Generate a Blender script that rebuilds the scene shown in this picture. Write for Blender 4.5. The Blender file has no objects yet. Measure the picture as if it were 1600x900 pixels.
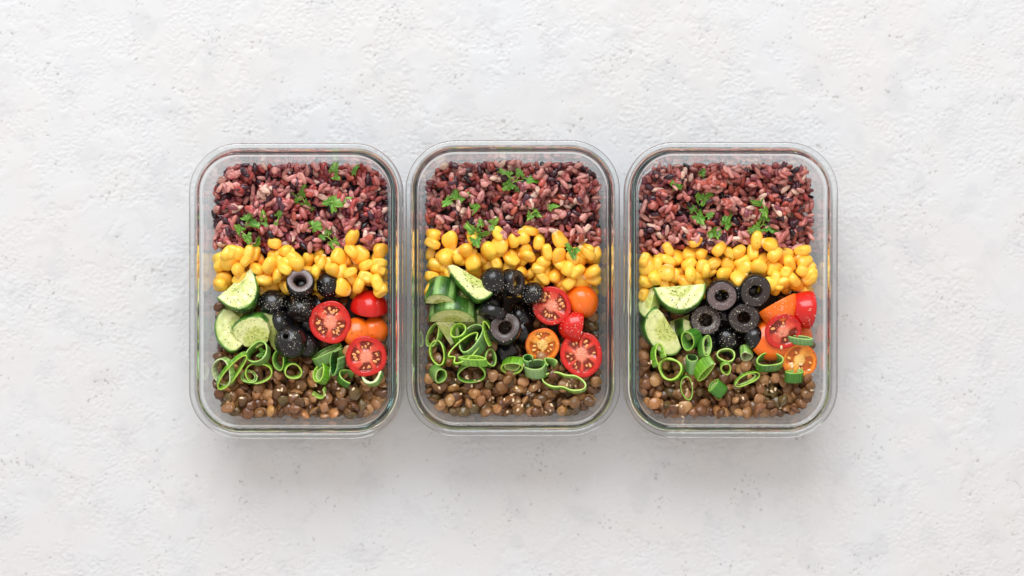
import bpy, math, random
import numpy as np
from mathutils import Matrix, Vector

# ------------------------------------------------------------------ camera, world, light
sc = bpy.context.scene
col = sc.collection
MM = 0.001
CAM_H = 1300.0            # mm above the table
FPX = 2777.6              # focal length in pixels of the 1600 px wide photograph
cam_d = bpy.data.cameras.new('camera')
cam_d.sensor_width = 36.0
cam_d.lens = 36.0 * FPX / 1600.0
cam_d.clip_start = 0.05
cam_d.clip_end = 50.0
cam = bpy.data.objects.new('camera', cam_d)
cam.location = (0, 0, CAM_H * MM)
col.objects.link(cam)
sc.camera = cam

world = bpy.data.worlds.new('World')
sc.world = world
world.use_nodes = True
bg = world.node_tree.nodes['Background']
bg.inputs['Color'].default_value = (1.0, 0.91, 0.85, 1)
bg.inputs['Strength'].default_value = 0.82

# the big window on the far side (top of the photograph)
ld = bpy.data.lights.new('window_light', 'AREA')
ld.shape = 'RECTANGLE'
ld.size = 2.0
ld.size_y = 1.7
ld.energy = 78.0
ld.color = (0.90, 0.96, 1.0)
lo = bpy.data.objects.new('window_light', ld)
lo.location = (-0.3, 1.9, 1.95)
lo.rotation_euler = (Vector((0, 0, 0.55)) - Vector(lo.location)).to_track_quat('-Z', 'Y').to_euler()
col.objects.link(lo)

sc.view_settings.view_transform = 'Standard'
sc.view_settings.look = 'None'
sc.view_settings.exposure = 0.0
sc.view_settings.gamma = 1.0
sc.view_settings.use_curve_mapping = False
sc.render.engine = 'CYCLES'
sc.cycles.use_denoising = True
try:
    sc.cycles.denoiser = 'OPENIMAGEDENOISE'
    sc.cycles.denoising_prefilter = 'ACCURATE'
except Exception:
    pass
sc.cycles.max_bounces = 18
sc.cycles.transmission_bounces = 16
sc.cycles.glossy_bounces = 8
sc.cycles.diffuse_bounces = 5
sc.cycles.caustics_refractive = True
sc.cycles.caustics_reflective = True
sc.cycles.blur_glossy = 0.6
sc.cycles.sample_clamp_indirect = 8.0

rng = np.random.default_rng(11)
random.seed(11)


# ------------------------------------------------------------------ materials
def lin(c):
    c = c / 255.0
    return c / 12.92 if c <= 0.04045 else ((c + 0.055) / 1.055) ** 2.4


def rgb(r, g, b):
    return (lin(r), lin(g), lin(b), 1.0)


def new_mat(name):
    m = bpy.data.materials.new(name)
    m.use_nodes = True
    nt = m.node_tree
    return m, nt, nt.nodes['Principled BSDF']


def N(nt, kind, **kw):
    n = nt.nodes.new(kind)
    for k, v in kw.items():
        if k in n.inputs:
            n.inputs[k].default_value = v
        else:
            setattr(n, k, v)
    return n


def mixc(nt, fac, a, b, mode='MIX'):
    n = nt.nodes.new('ShaderNodeMix')
    n.data_type = 'RGBA'
    n.blend_type = mode
    for sock, v in ((0, fac), (6, a), (7, b)):
        if isinstance(v, bpy.types.NodeSocket):
            nt.links.new(v, n.inputs[sock])
        else:
            n.inputs[sock].default_value = v
    return n.outputs[2]


def ramp(nt, src, lo, hi, a=0.0, b=1.0):
    n = nt.nodes.new('ShaderNodeMapRange')
    n.interpolation_type = 'SMOOTHSTEP'
    n.inputs[1].default_value = lo
    n.inputs[2].default_value = hi
    n.inputs[3].default_value = a
    n.inputs[4].default_value = b
    nt.links.new(src, n.inputs[0])
    return n.outputs[0]


def math_n(nt, op, a, b=0.0):
    n = nt.nodes.new('ShaderNodeMath')
    n.operation = op
    for i, v in enumerate((a, b)):
        if isinstance(v, bpy.types.NodeSocket):
            nt.links.new(v, n.inputs[i])
        else:
            n.inputs[i].default_value = v
    return n.outputs[0]


def food_mat(name, base=None, attr=False, rough=0.4, sss=0.0, sss_col=(1, .4, .2), sss_scale=0.002, noise_scale=600.0,
             noise_amt=0.35, bump=0.3, bump_scale=900.0, spec=0.5, coat=0.0, dark=None, vary=0.0, hue_vary=0.0, stretch=1.0):
    m, nt, p = new_mat(name)
    tc = N(nt, 'ShaderNodeTexCoord')
    info = N(nt, 'ShaderNodeObjectInfo')
    off = N(nt, 'ShaderNodeVectorMath', operation='ADD')
    nt.links.new(tc.outputs['Object'], off.inputs[0])
    mul = N(nt, 'ShaderNodeMath', operation='MULTIPLY')
    mul.inputs[1].default_value = 3.7
    nt.links.new(info.outputs['Random'], mul.inputs[0])
    nt.links.new(mul.outputs[0], off.inputs[1])
    nz = N(nt, 'ShaderNodeTexNoise', Scale=noise_scale, Detail=4.0, Roughness=0.6)
    if stretch != 1.0:
        mp = N(nt, 'ShaderNodeMapping')
        mp.inputs['Scale'].default_value = (stretch, 1, 1)
        nt.links.new(off.outputs[0], mp.inputs['Vector'])
        nt.links.new(mp.outputs[0], nz.inputs['Vector'])
    else:
        nt.links.new(off.outputs[0], nz.inputs['Vector'])
    if attr:
        a = N(nt, 'ShaderNodeAttribute', attribute_name='Col')
        base_s = a.outputs['Color']
    else:
        base_s = base
    if dark is None:
        if attr:
            dk = mixc(nt, 1.0, base_s, (0.45, 0.45, 0.45, 1), 'MULTIPLY')
        else:
            dk = tuple(c * 0.45 for c in base[:3]) + (1,)
    else:
        dk = dark
    f = ramp(nt, nz.outputs['Fac'], 0.42, 0.72, 0.0, noise_amt)
    c = mixc(nt, f, base_s, dk)
    if vary > 0 or hue_vary > 0:
        hs = N(nt, 'ShaderNodeHueSaturation')
        v = math_n(nt, 'MULTIPLY_ADD', info.outputs['Random'], 2 * vary)
        v.node.inputs[2].default_value = 1 - vary
        nt.links.new(v, hs.inputs['Value'])
        r2 = math_n(nt, 'FRACT', math_n(nt, 'MULTIPLY', info.outputs['Random'], 17.3))
        h = math_n(nt, 'MULTIPLY_ADD', r2, 2 * hue_vary)
        h.node.inputs[2].default_value = 0.5 - hue_vary
        nt.links.new(h, hs.inputs['Hue'])
        nt.links.new(c, hs.inputs['Color'])
        c = hs.outputs[0]
    nt.links.new(c, p.inputs['Base Color'])
    p.inputs['Roughness'].default_value = rough
    p.inputs['Specular IOR Level'].default_value = spec
    if coat:
        p.inputs['Coat Weight'].default_value = coat
        p.inputs['Coat Roughness'].default_value = 0.12
    if sss > 0:
        p.inputs['Subsurface Weight'].default_value = sss
        p.inputs['Subsurface Radius'].default_value = sss_col
        p.inputs['Subsurface Scale'].default_value = sss_scale
    if bump > 0:
        bz = N(nt, 'ShaderNodeTexNoise', Scale=bump_scale, Detail=3.0)
        nt.links.new(off.outputs[0], bz.inputs['Vector'])
        bp = N(nt, 'ShaderNodeBump', Strength=bump, Distance=0.0004)
        nt.links.new(bz.outputs['Fac'], bp.inputs['Height'])
        nt.links.new(bp.outputs[0], p.inputs['Normal'])
    return m


def plaster_mat():
    """colour, dirt in the pits and the finest grain; the relief itself is in the mesh"""
    m, nt, p = new_mat('white plaster')
    tc = N(nt, 'ShaderNodeTexCoord')
    a = N(nt, 'ShaderNodeAttribute', attribute_name='Col')
    nz = N(nt, 'ShaderNodeTexNoise', Scale=700.0, Detail=2.0, Roughness=0.6)
    nt.links.new(tc.outputs['Object'], nz.inputs['Vector'])
    bp = N(nt, 'ShaderNodeBump', Strength=0.25, Distance=0.0003)
    nt.links.new(nz.outputs['Fac'], bp.inputs['Height'])
    nt.links.new(bp.outputs[0], p.inputs['Normal'])
    nt.links.new(a.outputs['Color'], p.inputs['Base Color'])
    p.inputs['Roughness'].default_value = 0.75
    p.inputs['Specular IOR Level'].default_value = 0.2
    return m


def glass_mat():
    m, nt, p = new_mat('borosilicate glass')
    p.inputs['Base Color'].default_value = (0.995, 1.0, 1.0, 1)
    p.inputs['Roughness'].default_value = 0.0
    p.inputs['IOR'].default_value = 1.49
    p.inputs['Transmission Weight'].default_value = 1.0
    va = N(nt, 'ShaderNodeVolumeAbsorption', Density=8.0)
    va.inputs['Color'].default_value = (0.50, 0.80, 0.78, 1)
    nt.links.new(va.outputs[0], nt.nodes['Material Output'].inputs['Volume'])
    return m


M = {}
M['plaster'] = plaster_mat()
M['glass'] = glass_mat()
RICE = [((212, 148, 138), .25), ((190, 110, 102), .25), ((176, 80, 66), .15), ((130, 64, 72), .14), ((238, 200, 180), .07), ((78, 42, 54), .10), ((38, 22, 30), .05)]
RICE_WORD = ['dusty pink', 'brownish pink', 'reddish brown', 'plum', 'pale pink', 'dark purple', 'nearly black']
for i, (c, w) in enumerate(RICE):
    M['rice%d' % i] = food_mat('cooked rice %s' % RICE_WORD[i], rgb(*c), rough=0.22,
                               noise_scale=420, noise_amt=0.7, bump=.3, bump_scale=1400, dark=rgb(126, 52, 56) if i < 5 else None, vary=0.16, hue_vary=0.008, stretch=.3)
LENT = [((142, 98, 60), .35), ((108, 72, 44), .28), ((178, 130, 86), .19), ((106, 84, 48), .11), ((188, 134, 80), .07)]
LENT_WORD = ['brown', 'dark brown', 'light brown', 'olive brown', 'tan']
for i, (c, w) in enumerate(LENT):
    M['lentil%d' % i] = food_mat('cooked lentil %s' % LENT_WORD[i], rgb(*c), rough=0.2, noise_scale=350,
                                 noise_amt=0.6, bump=.4, bump_scale=900, vary=0.16, hue_vary=0.008)
M['bed_rice'] = food_mat('rice bed', rgb(50, 25, 30), rough=.6, noise_scale=300)  # darker than the grains: shade of the hollows put into the bulk's colour
M['bed_lentil'] = food_mat('lentil bed', rgb(58, 40, 28), rough=.6, noise_scale=300)  # dark brown bulk; its colour carries the shade seen between the pieces
M['corn'] = food_mat('sweetcorn', attr=True, rough=0.27, sss=0.35, sss_col=(1, .55, .1), sss_scale=.0022, noise_scale=160, noise_amt=0.22,
                     bump=.12, bump_scale=500, dark=rgb(250, 164, 32), vary=0.06, hue_vary=0.006)
M['olive_skin'] = food_mat('black olive skin', rgb(19, 18, 21), rough=0.24, noise_scale=300, noise_amt=.4, bump=.35, bump_scale=420)
M['olive_grey'] = food_mat('olive flesh grey', rgb(108, 92, 92), rough=0.3, noise_scale=500, noise_amt=.55, bump=.4, dark=rgb(84, 70, 76))
M['olive_dark'] = food_mat('olive flesh dark', rgb(56, 48, 46), rough=0.3, noise_scale=500, noise_amt=.5, bump=.4, dark=rgb(30, 26, 27))
M['olive_mid'] = food_mat('olive flesh brown', rgb(78, 65, 62), rough=0.3, noise_scale=500, noise_amt=.5, bump=.4, dark=rgb(46, 39, 40))
M['tom_skin_red'] = food_mat('red tomato skin', rgb(206, 28, 22), rough=0.20, sss=0.10, sss_scale=.002, noise_scale=90, noise_amt=.35, bump=.05, dark=rgb(170, 14, 12))
M['tom_skin_orange'] = food_mat('orange tomato skin', rgb(240, 112, 24), rough=0.22, sss=0.12, sss_scale=.002, noise_scale=90, noise_amt=.35, bump=.05, dark=rgb(226, 78, 18))
M['tom_flesh'] = food_mat('tomato flesh', attr=True, rough=0.14, sss=0.2, sss_scale=.002, noise_scale=260, noise_amt=.5, bump=.45, bump_scale=380)
M['tom_seed_red'] = food_mat('red tomato seed', rgb(240, 170, 108), rough=0.25, noise_scale=700, bump=.15, dark=rgb(214, 110, 60))
M['tom_seed_orange'] = food_mat('orange tomato seed', rgb(250, 200, 110), rough=0.25, noise_scale=700, bump=.15, dark=rgb(236, 140, 40))
M['cuc_skin'] = food_mat('cucumber skin', attr=True, rough=0.34, noise_scale=120, noise_amt=.5, bump=.3, bump_scale=300)
M['cuc_flesh'] = food_mat('cucumber flesh', attr=True, rough=0.17, sss=0.3, sss_col=(.7, 1, .3), sss_scale=.0025, noise_scale=420, noise_amt=.32, bump=.35, bump_scale=500)
M['scallion'] = food_mat('scallion green', attr=True, rough=0.22, noise_scale=300, noise_amt=.3, bump=.2, bump_scale=700)
M['parsley'] = food_mat('parsley leaf', attr=True, rough=0.42, noise_scale=500, noise_amt=.4, bump=.35, bump_scale=600, vary=.18, hue_vary=.012)
M['stem'] = food_mat('parsley stem', rgb(140, 184, 70), rough=0.4)
M['sesame'] = food_mat('sesame seed', rgb(244, 216, 176), rough=0.4, noise_scale=900, noise_amt=.3, bump=0, dark=rgb(214, 158, 106), vary=.08)
M['pepper'] = food_mat('ground black pepper', rgb(30, 24, 20), rough=0.7, bump=0)
M['salt'] = food_mat('pale seasoning', rgb(238, 230, 208), rough=0.45, bump=0)
M['calyx'] = food_mat('dry green stalk', rgb(70, 92, 36), rough=0.6)


# ------------------------------------------------------------------ mesh helpers (input in mm)
def mesh(name, verts, faces, mats, midx=None, cols=None, smooth=True):
    me = bpy.data.meshes.new(name)
    v = np.asarray(verts, dtype=np.float64) * MM
    me.from_pydata(v.tolist(), [], [tuple(int(i) for i in f) for f in faces])
    for m in mats:
        me.materials.append(m)
    if midx is not None:
        me.polygons.foreach_set('material_index', np.asarray(midx, dtype=np.int32))
    if smooth:
        me.polygons.foreach_set('use_smooth', np.ones(len(me.polygons), dtype=bool))
    if cols is not None:
        a = me.color_attributes.new('Col', 'FLOAT_COLOR', 'POINT')
        c = np.ones((len(v), 4), dtype=np.float32)
        c[:, :3] = np.asarray(cols)[:, :3]
        a.data.foreach_set('color', c.ravel())
    me.update()
    return me


def obj(name, me, parent=None, label=None, cat=None, group=None, kind=None):
    o = bpy.data.objects.new(name, me)
    col.objects.link(o)
    if parent is not None:
        o.parent = parent
    tag(o, label, cat, group, kind)
    return o


def tag(o, label=None, cat=None, group=None, kind=None):
    for k, v in (('label', label), ('category', cat), ('group', group), ('kind', kind)):
        if v:
            o[k] = v


def grid_faces(nu, nv, wrap_u=True, wrap_v=False, base=0):
    """verts laid out [v][u]"""
    f = []
    for j in range(nv if wrap_v else nv - 1):
        for i in range(nu if wrap_u else nu - 1):
            a = j * nu + i
            b = j * nu + (i + 1) % nu
            c = ((j + 1) % nv) * nu + (i + 1) % nu
            d = ((j + 1) % nv) * nu + i
            f.append((base + a, base + b, base + c, base + d))
    return f


def blob(nu, nv, fn):
    """closed sphere-topology surface; fn(dirs) -> points for unit directions"""
    th = np.linspace(0, 2 * np.pi, nu, endpoint=False)
    ph = np.linspace(0, np.pi, nv + 2)[1:-1]
    P, T = np.meshgrid(ph, th, indexing='ij')
    d = np.stack([np.sin(P) * np.cos(T), np.sin(P) * np.sin(T), -np.cos(P)], -1).reshape(-1, 3)
    d = np.vstack([d, [[0, 0, -1], [0, 0, 1]]])
    v = fn(d)
    f = grid_faces(nu, nv)
    s, n = len(d) - 2, len(d) - 1
    for i in range(nu):
        f.append((s, (i + 1) % nu, i))
        b = (nv - 1) * nu
        f.append((n, b + i, b + (i + 1) % nu))
    return v, f


def wob(d, seed, freq=2.0, n=5):
    r = np.random.default_rng(seed)
    out = np.zeros(len(d))
    for k in range(n):
        w = r.normal(size=3) * freq
        out += np.sin(d @ w + r.uniform(0, 6.28)) / n
    return out


def srt(u):
    return np.array([lin(c) for c in u])


def lerp(a, b, t):
    t = np.clip(t, 0, 1)
    return a * (1 - t)[:, None] + b * t[:, None]


def sstep(x, a, b):
    t = np.clip((x - a) / (b - a), 0, 1)
    return t * t * (3 - 2 * t)


def rot_to(az, tilt, spin=0.0):
    """z axis leaned by tilt degrees towards image direction az, after spinning about itself"""
    az, t, s = map(math.radians, (az, tilt, spin))
    n = Vector((math.sin(t) * math.cos(az), math.sin(t) * math.sin(az), math.cos(t)))
    ax = Vector((0, 0, 1)).cross(n)
    if ax.length < 1e-6:
        q = Matrix.Identity(3) if n.z > 0 else Matrix.Rotation(math.pi, 3, 'X')
    else:
        q = Matrix.Rotation(t, 3, ax.normalized())
    return np.array(q @ Matrix.Rotation(s, 3, 'Z'))


def samples_of(verts, faces, n=500, seed=0):
    """surface points of a mesh, for piling"""
    r = np.random.default_rng(seed)
    v = np.asarray(verts, float)
    tri = []
    for f in faces:
        for k in range(1, len(f) - 1):
            tri.append((f[0], f[k], f[k + 1]))
    tri = np.array(tri)
    a, b, c = v[tri[:, 0]], v[tri[:, 1]], v[tri[:, 2]]
    ar = np.linalg.norm(np.cross(b - a, c - a), axis=1)
    i = r.choice(len(tri), size=n, p=ar / ar.sum())
    u, w = r.random(n), r.random(n)
    s = u + w > 1
    u[s], w[s] = 1 - u[s], 1 - w[s]
    return a[i] + (b - a)[i] * u[:, None] + (c - a)[i] * w[:, None]


# ------------------------------------------------------------------ the plaster surface
STEP = 0.85
NX, NY = 1060, 720


def field(lam, octaves=1, seed=0, width=0.5, wide=1.0):
    """smooth random relief with features about lam mm across (unit variance)"""
    r = np.random.default_rng(seed)
    fx, fy = np.fft.rfftfreq(NX, STEP), np.fft.fftfreq(NY, STEP)
    k = np.hypot(*np.meshgrid(fx * wide, fy)) + 1e-9
    out = np.zeros((NY, NX))
    for o in range(octaves):
        k0 = 2 ** o / lam
        w = np.exp(-(np.log(k / k0) / width) ** 2) / k
        g = np.fft.irfft2(np.fft.rfft2(r.normal(size=(NY, NX))) * w, s=(NY, NX))
        out += g / g.std() * 0.62 ** o
    return out / out.std()


def sig(x):
    return 1 / (1 + np.exp(-np.clip(x, -30, 30)))


big = field(110, 3, 1)
rag = field(34, 5, 2)
grain = field(4.0, 2, 3, .65, 1.4)
fine = field(2.4, 1, 4, .5, 1.3)
g_ = grain * .75 + fine * .55
skim = sig((big * .85 + rag * .95 + .05) * 9)                 # 1 where the smooth top coat covers the sandy one
edge = sig((rag * 1.0 + .45 * big + .35 * field(9, 3, 8)) * 16)  # thin second coat with ragged torn edges
where_edge = sig((field(70, 3, 12) - .15) * 5)
relief = .030 * field(60, 2, 5) * 4 + (1 - skim) * (np.maximum(g_, -1.4) * .15) + skim * .10 + edge * where_edge * .28 + .006 * fine
spot = field(5.0, 3, 6, .8)
cl = field(55, 3, 7) + .5 * field(14, 2, 10)
pit = sig((spot - 3.1 + .75 * np.clip(cl, -1.5, 2.2)) * 6) * sig((cl - .8) * 4)
lone = sig((field(2.8, 2, 14, .6) - 3.9) * 8)
pit = np.maximum(pit, lone)
relief -= pit * .42
tone = sig(field(150, 3, 9) * 1.3)
warm, cool, grey = np.array([.628, .625, .625]), np.array([.620, .634, .654]), np.array([.54, .55, .575])
cc = warm[None, None] * tone[..., None] + cool[None, None] * (1 - tone[..., None])
stain = sig((field(45, 4, 11) - 1.3) * 3) * .45
cc = cc * (1 - stain[..., None]) + grey * stain[..., None]
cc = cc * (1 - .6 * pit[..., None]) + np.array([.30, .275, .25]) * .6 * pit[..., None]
fx = (np.arange(NX) - (NX - 1) / 2) * STEP
fy = (np.arange(NY) - (NY - 1) / 2) * STEP
ext = np.cumsum(1.2 * 1.22 ** np.arange(27))
px_ = np.concatenate([fx[0] - ext[::-1], fx, fx[-1] + ext])
py_ = np.concatenate([fy[0] - ext[::-1], fy, fy[-1] + ext])
ne = len(ext)
hh = np.pad(relief, ne, mode='reflect')
cw = np.pad(cc, ((ne, ne), (ne, ne), (0, 0)), mode='reflect')
gx, gy = np.meshgrid(px_, py_)
wd, ht = len(px_), len(py_)
hh = hh - hh.max() - 0.02
me = bpy.data.meshes.new('table_surface')
me.vertices.add(wd * ht)
me.vertices.foreach_set('co', (np.stack([gx, gy, hh], -1).reshape(-1) * MM).astype(np.float32))
ii = (np.arange(ht - 1)[:, None] * wd + np.arange(wd - 1)[None]).ravel()
quad = np.stack([ii, ii + 1, ii + wd + 1, ii + wd], 1).astype(np.int32)
me.loops.add(quad.size)
me.loops.foreach_set('vertex_index', quad.ravel())
me.polygons.add(len(quad))
me.polygons.foreach_set('loop_start', np.arange(0, quad.size, 4, dtype=np.int32))
me.polygons.foreach_set('use_smooth', np.ones(len(quad), dtype=bool))
me.update(calc_edges=True)
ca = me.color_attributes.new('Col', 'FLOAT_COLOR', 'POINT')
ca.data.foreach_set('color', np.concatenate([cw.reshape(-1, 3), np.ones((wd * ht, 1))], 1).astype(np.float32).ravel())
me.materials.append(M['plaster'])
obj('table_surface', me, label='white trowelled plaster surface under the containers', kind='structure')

# ------------------------------------------------------------------ glass containers
HX, HY, RC, ZR = 74.8, 103.2, 35.0, 60.0     # outer half sizes, corner radius, height


def rrect(inset, n_c=20, n_s=6):
    """rounded rectangle outline at an inset from the rim's outer edge"""
    r = max(RC - inset, 4.0)
    ax, ay = HX - inset, HY - inset
    pts = []
    for k, (sx, sy) in enumerate(((1, 1), (-1, 1), (-1, -1), (1, -1))):
        cx, cy = sx * (ax - r), sy * (ay - r)
        a0 = k * math.pi / 2
        for i in range(n_c + 1):
            a = a0 + (math.pi / 2) * i / n_c
            pts.append((cx + r * math.cos(a), cy + r * math.sin(a)))
        # straight run to the next corner
        k2 = (k + 1) % 4
        nsx, nsy = ((1, 1), (-1, 1), (-1, -1), (1, -1))[k2]
        nx, ny = nsx * (ax - r), nsy * (ay - r)
        b0 = k2 * math.pi / 2
        q = (nx + r * math.cos(b0), ny + r * math.sin(b0))
        p = pts[-1]
        for i in range(1, n_s):
            t = i / n_s
            pts.append((p[0] + (q[0] - p[0]) * t, p[1] + (q[1] - p[1]) * t))
    return pts


def wall_in(z):
    """inset of the inner glass wall at height z"""
    z = np.asarray(z, float)
    base = 9.0 + (56.0 - z) * 0.115
    fil = np.where(z < 14, (1 - np.sqrt(np.clip(1 - ((14 - z) / 9.5) ** 2, 0, 1))) * 7.5, 0)
    return base + fil


def container_mesh():
    prof = []
    # inner floor edge, up the inner wall, over the rim, down the outside
    for z in (5.0, 5.4, 6.4, 8.0, 10.5, 14.0, 22.0, 32.0, 42.0, 50.0, 54.0):
        prof.append((float(wall_in(max(z, 4.6))), z))
    prof += [(9.2, 56.5)] + [(6.6 + 2.6 * math.cos(a), 57.4 + 2.6 * math.sin(a)) for a in np.radians([5, 18, 31, 44, 57, 70, 80, 90])] + [(1.5, 60.0), (0.7, 59.85), (0.2, 59.4), (0.0, 58.7), (0.0, 54.3),
             (0.2, 53.6), (0.6, 53.2), (1.3, 53.05), (2.8, 53.0), (3.3, 52.8), (5.4, 50.55), (5.8, 49.9), (5.95, 49.0), (6.0, 47.5)]
    for z in (44.0, 34.0, 24.0, 15.0):
        prof.append((6.2 + (47.0 - z) * 0.122, z))
    prof += [(10.9, 9.0), (11.8, 5.5), (13.6, 2.4), (16.2, 0.8), (19.0, 0.3), (21.5, 0.9)]
    rings = [rrect(i) for i, z in prof]
    nu = len(rings[0])
    v = []
    for ring, (i, z) in zip(rings, prof):
        v += [(x, y, z) for x, y in ring]
    nv = len(prof)
    f = [t[::-1] for t in grid_faces(nu, nv)]
    # floors: shrinking rings to the centre
    def cap(ring0, z, flip):
        base = ring0 * nu
        prev = list(range(base, base + nu))
        r0 = np.array(rings[ring0])
        for s in (0.75, 0.45, 0.15):
            st = len(v)
            for x, y in r0 * s:
                v.append((x, y, z))
            cur = list(range(st, st + nu))
            for i in range(nu):
                q = (prev[i], prev[(i + 1) % nu], cur[(i + 1) % nu], cur[i])
                f.append(q if not flip else q[::-1])
            prev = cur
        f.append(tuple(prev) if not flip else tuple(prev[::-1]))
    cap(0, 5.0, False)
    cap(nv - 1, 0.9, True)
    return mesh('glass_container', v, f, [M['glass']])


CONT = [('left', 462.5, 454.5, 0.0), ('middle', 801.5, 450.0, 0.15), ('right', 1142.0, 453.0, -0.1)]
glass_me = container_mesh()
CX = []
for (nm, px, py, rz) in CONT:
    x, y = (px - 800) / FPX * (CAM_H - ZR), (450 - py) / FPX * (CAM_H - ZR)
    CX.append((x, y))
    o = obj('glass_container', glass_me, label='%s clear glass food container with a thick rounded rim' % {'left': 'leftmost', 'middle': 'middle', 'right': 'rightmost'}[nm],
            cat='food container', group='glass containers in a row')
    o.location = (x * MM, y * MM, 0.2 * MM)
    o.rotation_euler.z = math.radians(rz)


def L(ci, px, py, z=42.0):
    """photo position -> container-local mm at height z"""
    return (px - 800) / FPX * (CAM_H - z) - CX[ci][0], (450 - py) / FPX * (CAM_H - z) - CX[ci][1]


PXMM = (CAM_H - 42.0) / FPX      # mm per photo pixel at the food surface


# ------------------------------------------------------------------ piling: one height map per container
CELL = 0.75
GW, GH = 188, 268
GX0, GY0 = -GW * CELL / 2, -GH * CELL / 2


class Pile:
    def __init__(self, ci):
        self.ci = ci
        self.H = np.full((GH, GW), 5.6)
        self.ID = np.full((GH, GW), -1, dtype=np.int32)

    def cells(self, p):
        i = np.clip(((p[:, 0] - GX0) / CELL).astype(int), 0, GW - 1)
        j = np.clip(((p[:, 1] - GY0) / CELL).astype(int), 0, GH - 1)
        return j, i

    def inside(self, p, x, y, z, it=6, gap=0.6):
        """push a piece inwards until its points are clear of the glass"""
        for _ in range(it):
            ins = wall_in(np.clip(p[:, 2] + z, 5.5, 56)) + gap
            r = np.maximum(RC - ins, 4.0)
            qx, qy = p[:, 0] + x, p[:, 1] + y
            dx = np.abs(qx) - (HX - ins - r)
            dy = np.abs(qy) - (HY - ins - r)
            ox, oy = np.maximum(dx, 0), np.maximum(dy, 0)
            d = np.hypot(ox, oy) + np.minimum(np.maximum(dx, dy), 0) - r
            k = int(np.argmax(d))
            if d[k] <= 0.02:
                break
            l = math.hypot(ox[k], oy[k]) or 1.0
            x -= math.copysign(ox[k] / l * d[k], qx[k])
            y -= math.copysign(oy[k] / l * d[k], qy[k])
        return x, y

    def rest(self, p, x, y, soft=90):
        q = p + np.array([x, y, 0])
        j, i = self.cells(q)
        low = p[:, 2] < np.median(p[:, 2])
        return float(np.percentile((self.H[j, i] - p[:, 2])[low], soft))

    def put(self, p, x, y, z, pid):
        q = p + np.array([x, y, z])
        j, i = self.cells(q)
        o = np.argsort(q[:, 2])
        j, i, zz = j[o], i[o], q[o, 2]
        up = zz > self.H[j, i]
        np.maximum.at(self.H, (j[up], i[up]), zz[up])
        self.ID[j[up], i[up]] = pid


piles = [Pile(0), Pile(1), Pile(2)]
pieces = []          # every small piece: dict(kind, ci, mesh, R, loc, pid ...)


def drop(ci, p0, x, y, R, soft=90, cap=None, zfix=None, gap=0.6, it=6):
    pl = piles[ci]
    p = p0 @ R.T
    x, y = pl.inside(p, x, y, 38.0, it, gap)
    z = pl.rest(p, x, y, soft) if zfix is None else zfix
    if cap is not None:
        z = min(z, cap - p[:, 2].max())
    z = max(z, 6.0 - p[:, 2].min())
    x, y = pl.inside(p, x, y, z, it, gap)
    return p, x, y, z


def mat4(R, x, y, z, ci):
    m = Matrix(np.asarray(R).tolist()).to_4x4()
    m.translation = Vector(((x + CX[ci][0]) * MM, (y + CX[ci][1]) * MM, (z + 0.2) * MM))
    return m


# ---- shapes of the small pieces
def rice_shape(seed):
    r = np.random.default_rng(seed)
    Lh, W, T = r.uniform(3.1, 4.4), r.uniform(1.7, 2.25), r.uniform(1.5, 1.9)
    bend = r.uniform(-.5, .5)

    def fn(d):
        x = d[:, 0]
        prof = 1 - 0.22 * np.sign(x) * x * x * r.uniform(.2, 1)
        v = np.stack([np.sign(x) * np.abs(x) ** 1.0 * Lh, d[:, 1] * W * prof, d[:, 2] * T * prof], 1)
        v[:, 1] += bend * (x * x - .4)
        v *= (1 + 0.16 * wob(d, seed + 9, 2.8) + .10 * wob(d * np.array([.5, 1, 1]), seed + 19, 6))[:, None]
        v[:, 2] -= r.uniform(0, .35) * np.exp(-(d[:, 1] / .25) ** 2) * (d[:, 2] > 0)
        return v
    return blob(11, 8, lambda d: fn(d[:, [2, 0, 1]]))


def lentil_shape(seed):
    r = np.random.default_rng(seed + 50)
    Rr, T = r.uniform(3.9, 4.9), r.uniform(2.0, 2.7)

    def fn(d):
        h = np.hypot(d[:, 0], d[:, 1])
        v = np.stack([d[:, 0] * Rr, d[:, 1] * Rr * r.uniform(.88, 1), np.sign(d[:, 2]) * np.abs(d[:, 2]) ** 1.3 * T], 1)
        v *= (1 + 0.26 * wob(d, seed, 2.6) - 0.22 * np.maximum(0, .25 - np.abs(wob(d, seed + 3, 4.0))) + .07 * wob(d, seed + 8, 12))[:, None]
        v[:, 2] -= 0.35 * np.exp(-((h - .55) / .18) ** 2) * (d[:, 2] > 0) * r.uniform(0, 1)
        return v
    return blob(16, 11, fn)


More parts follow.
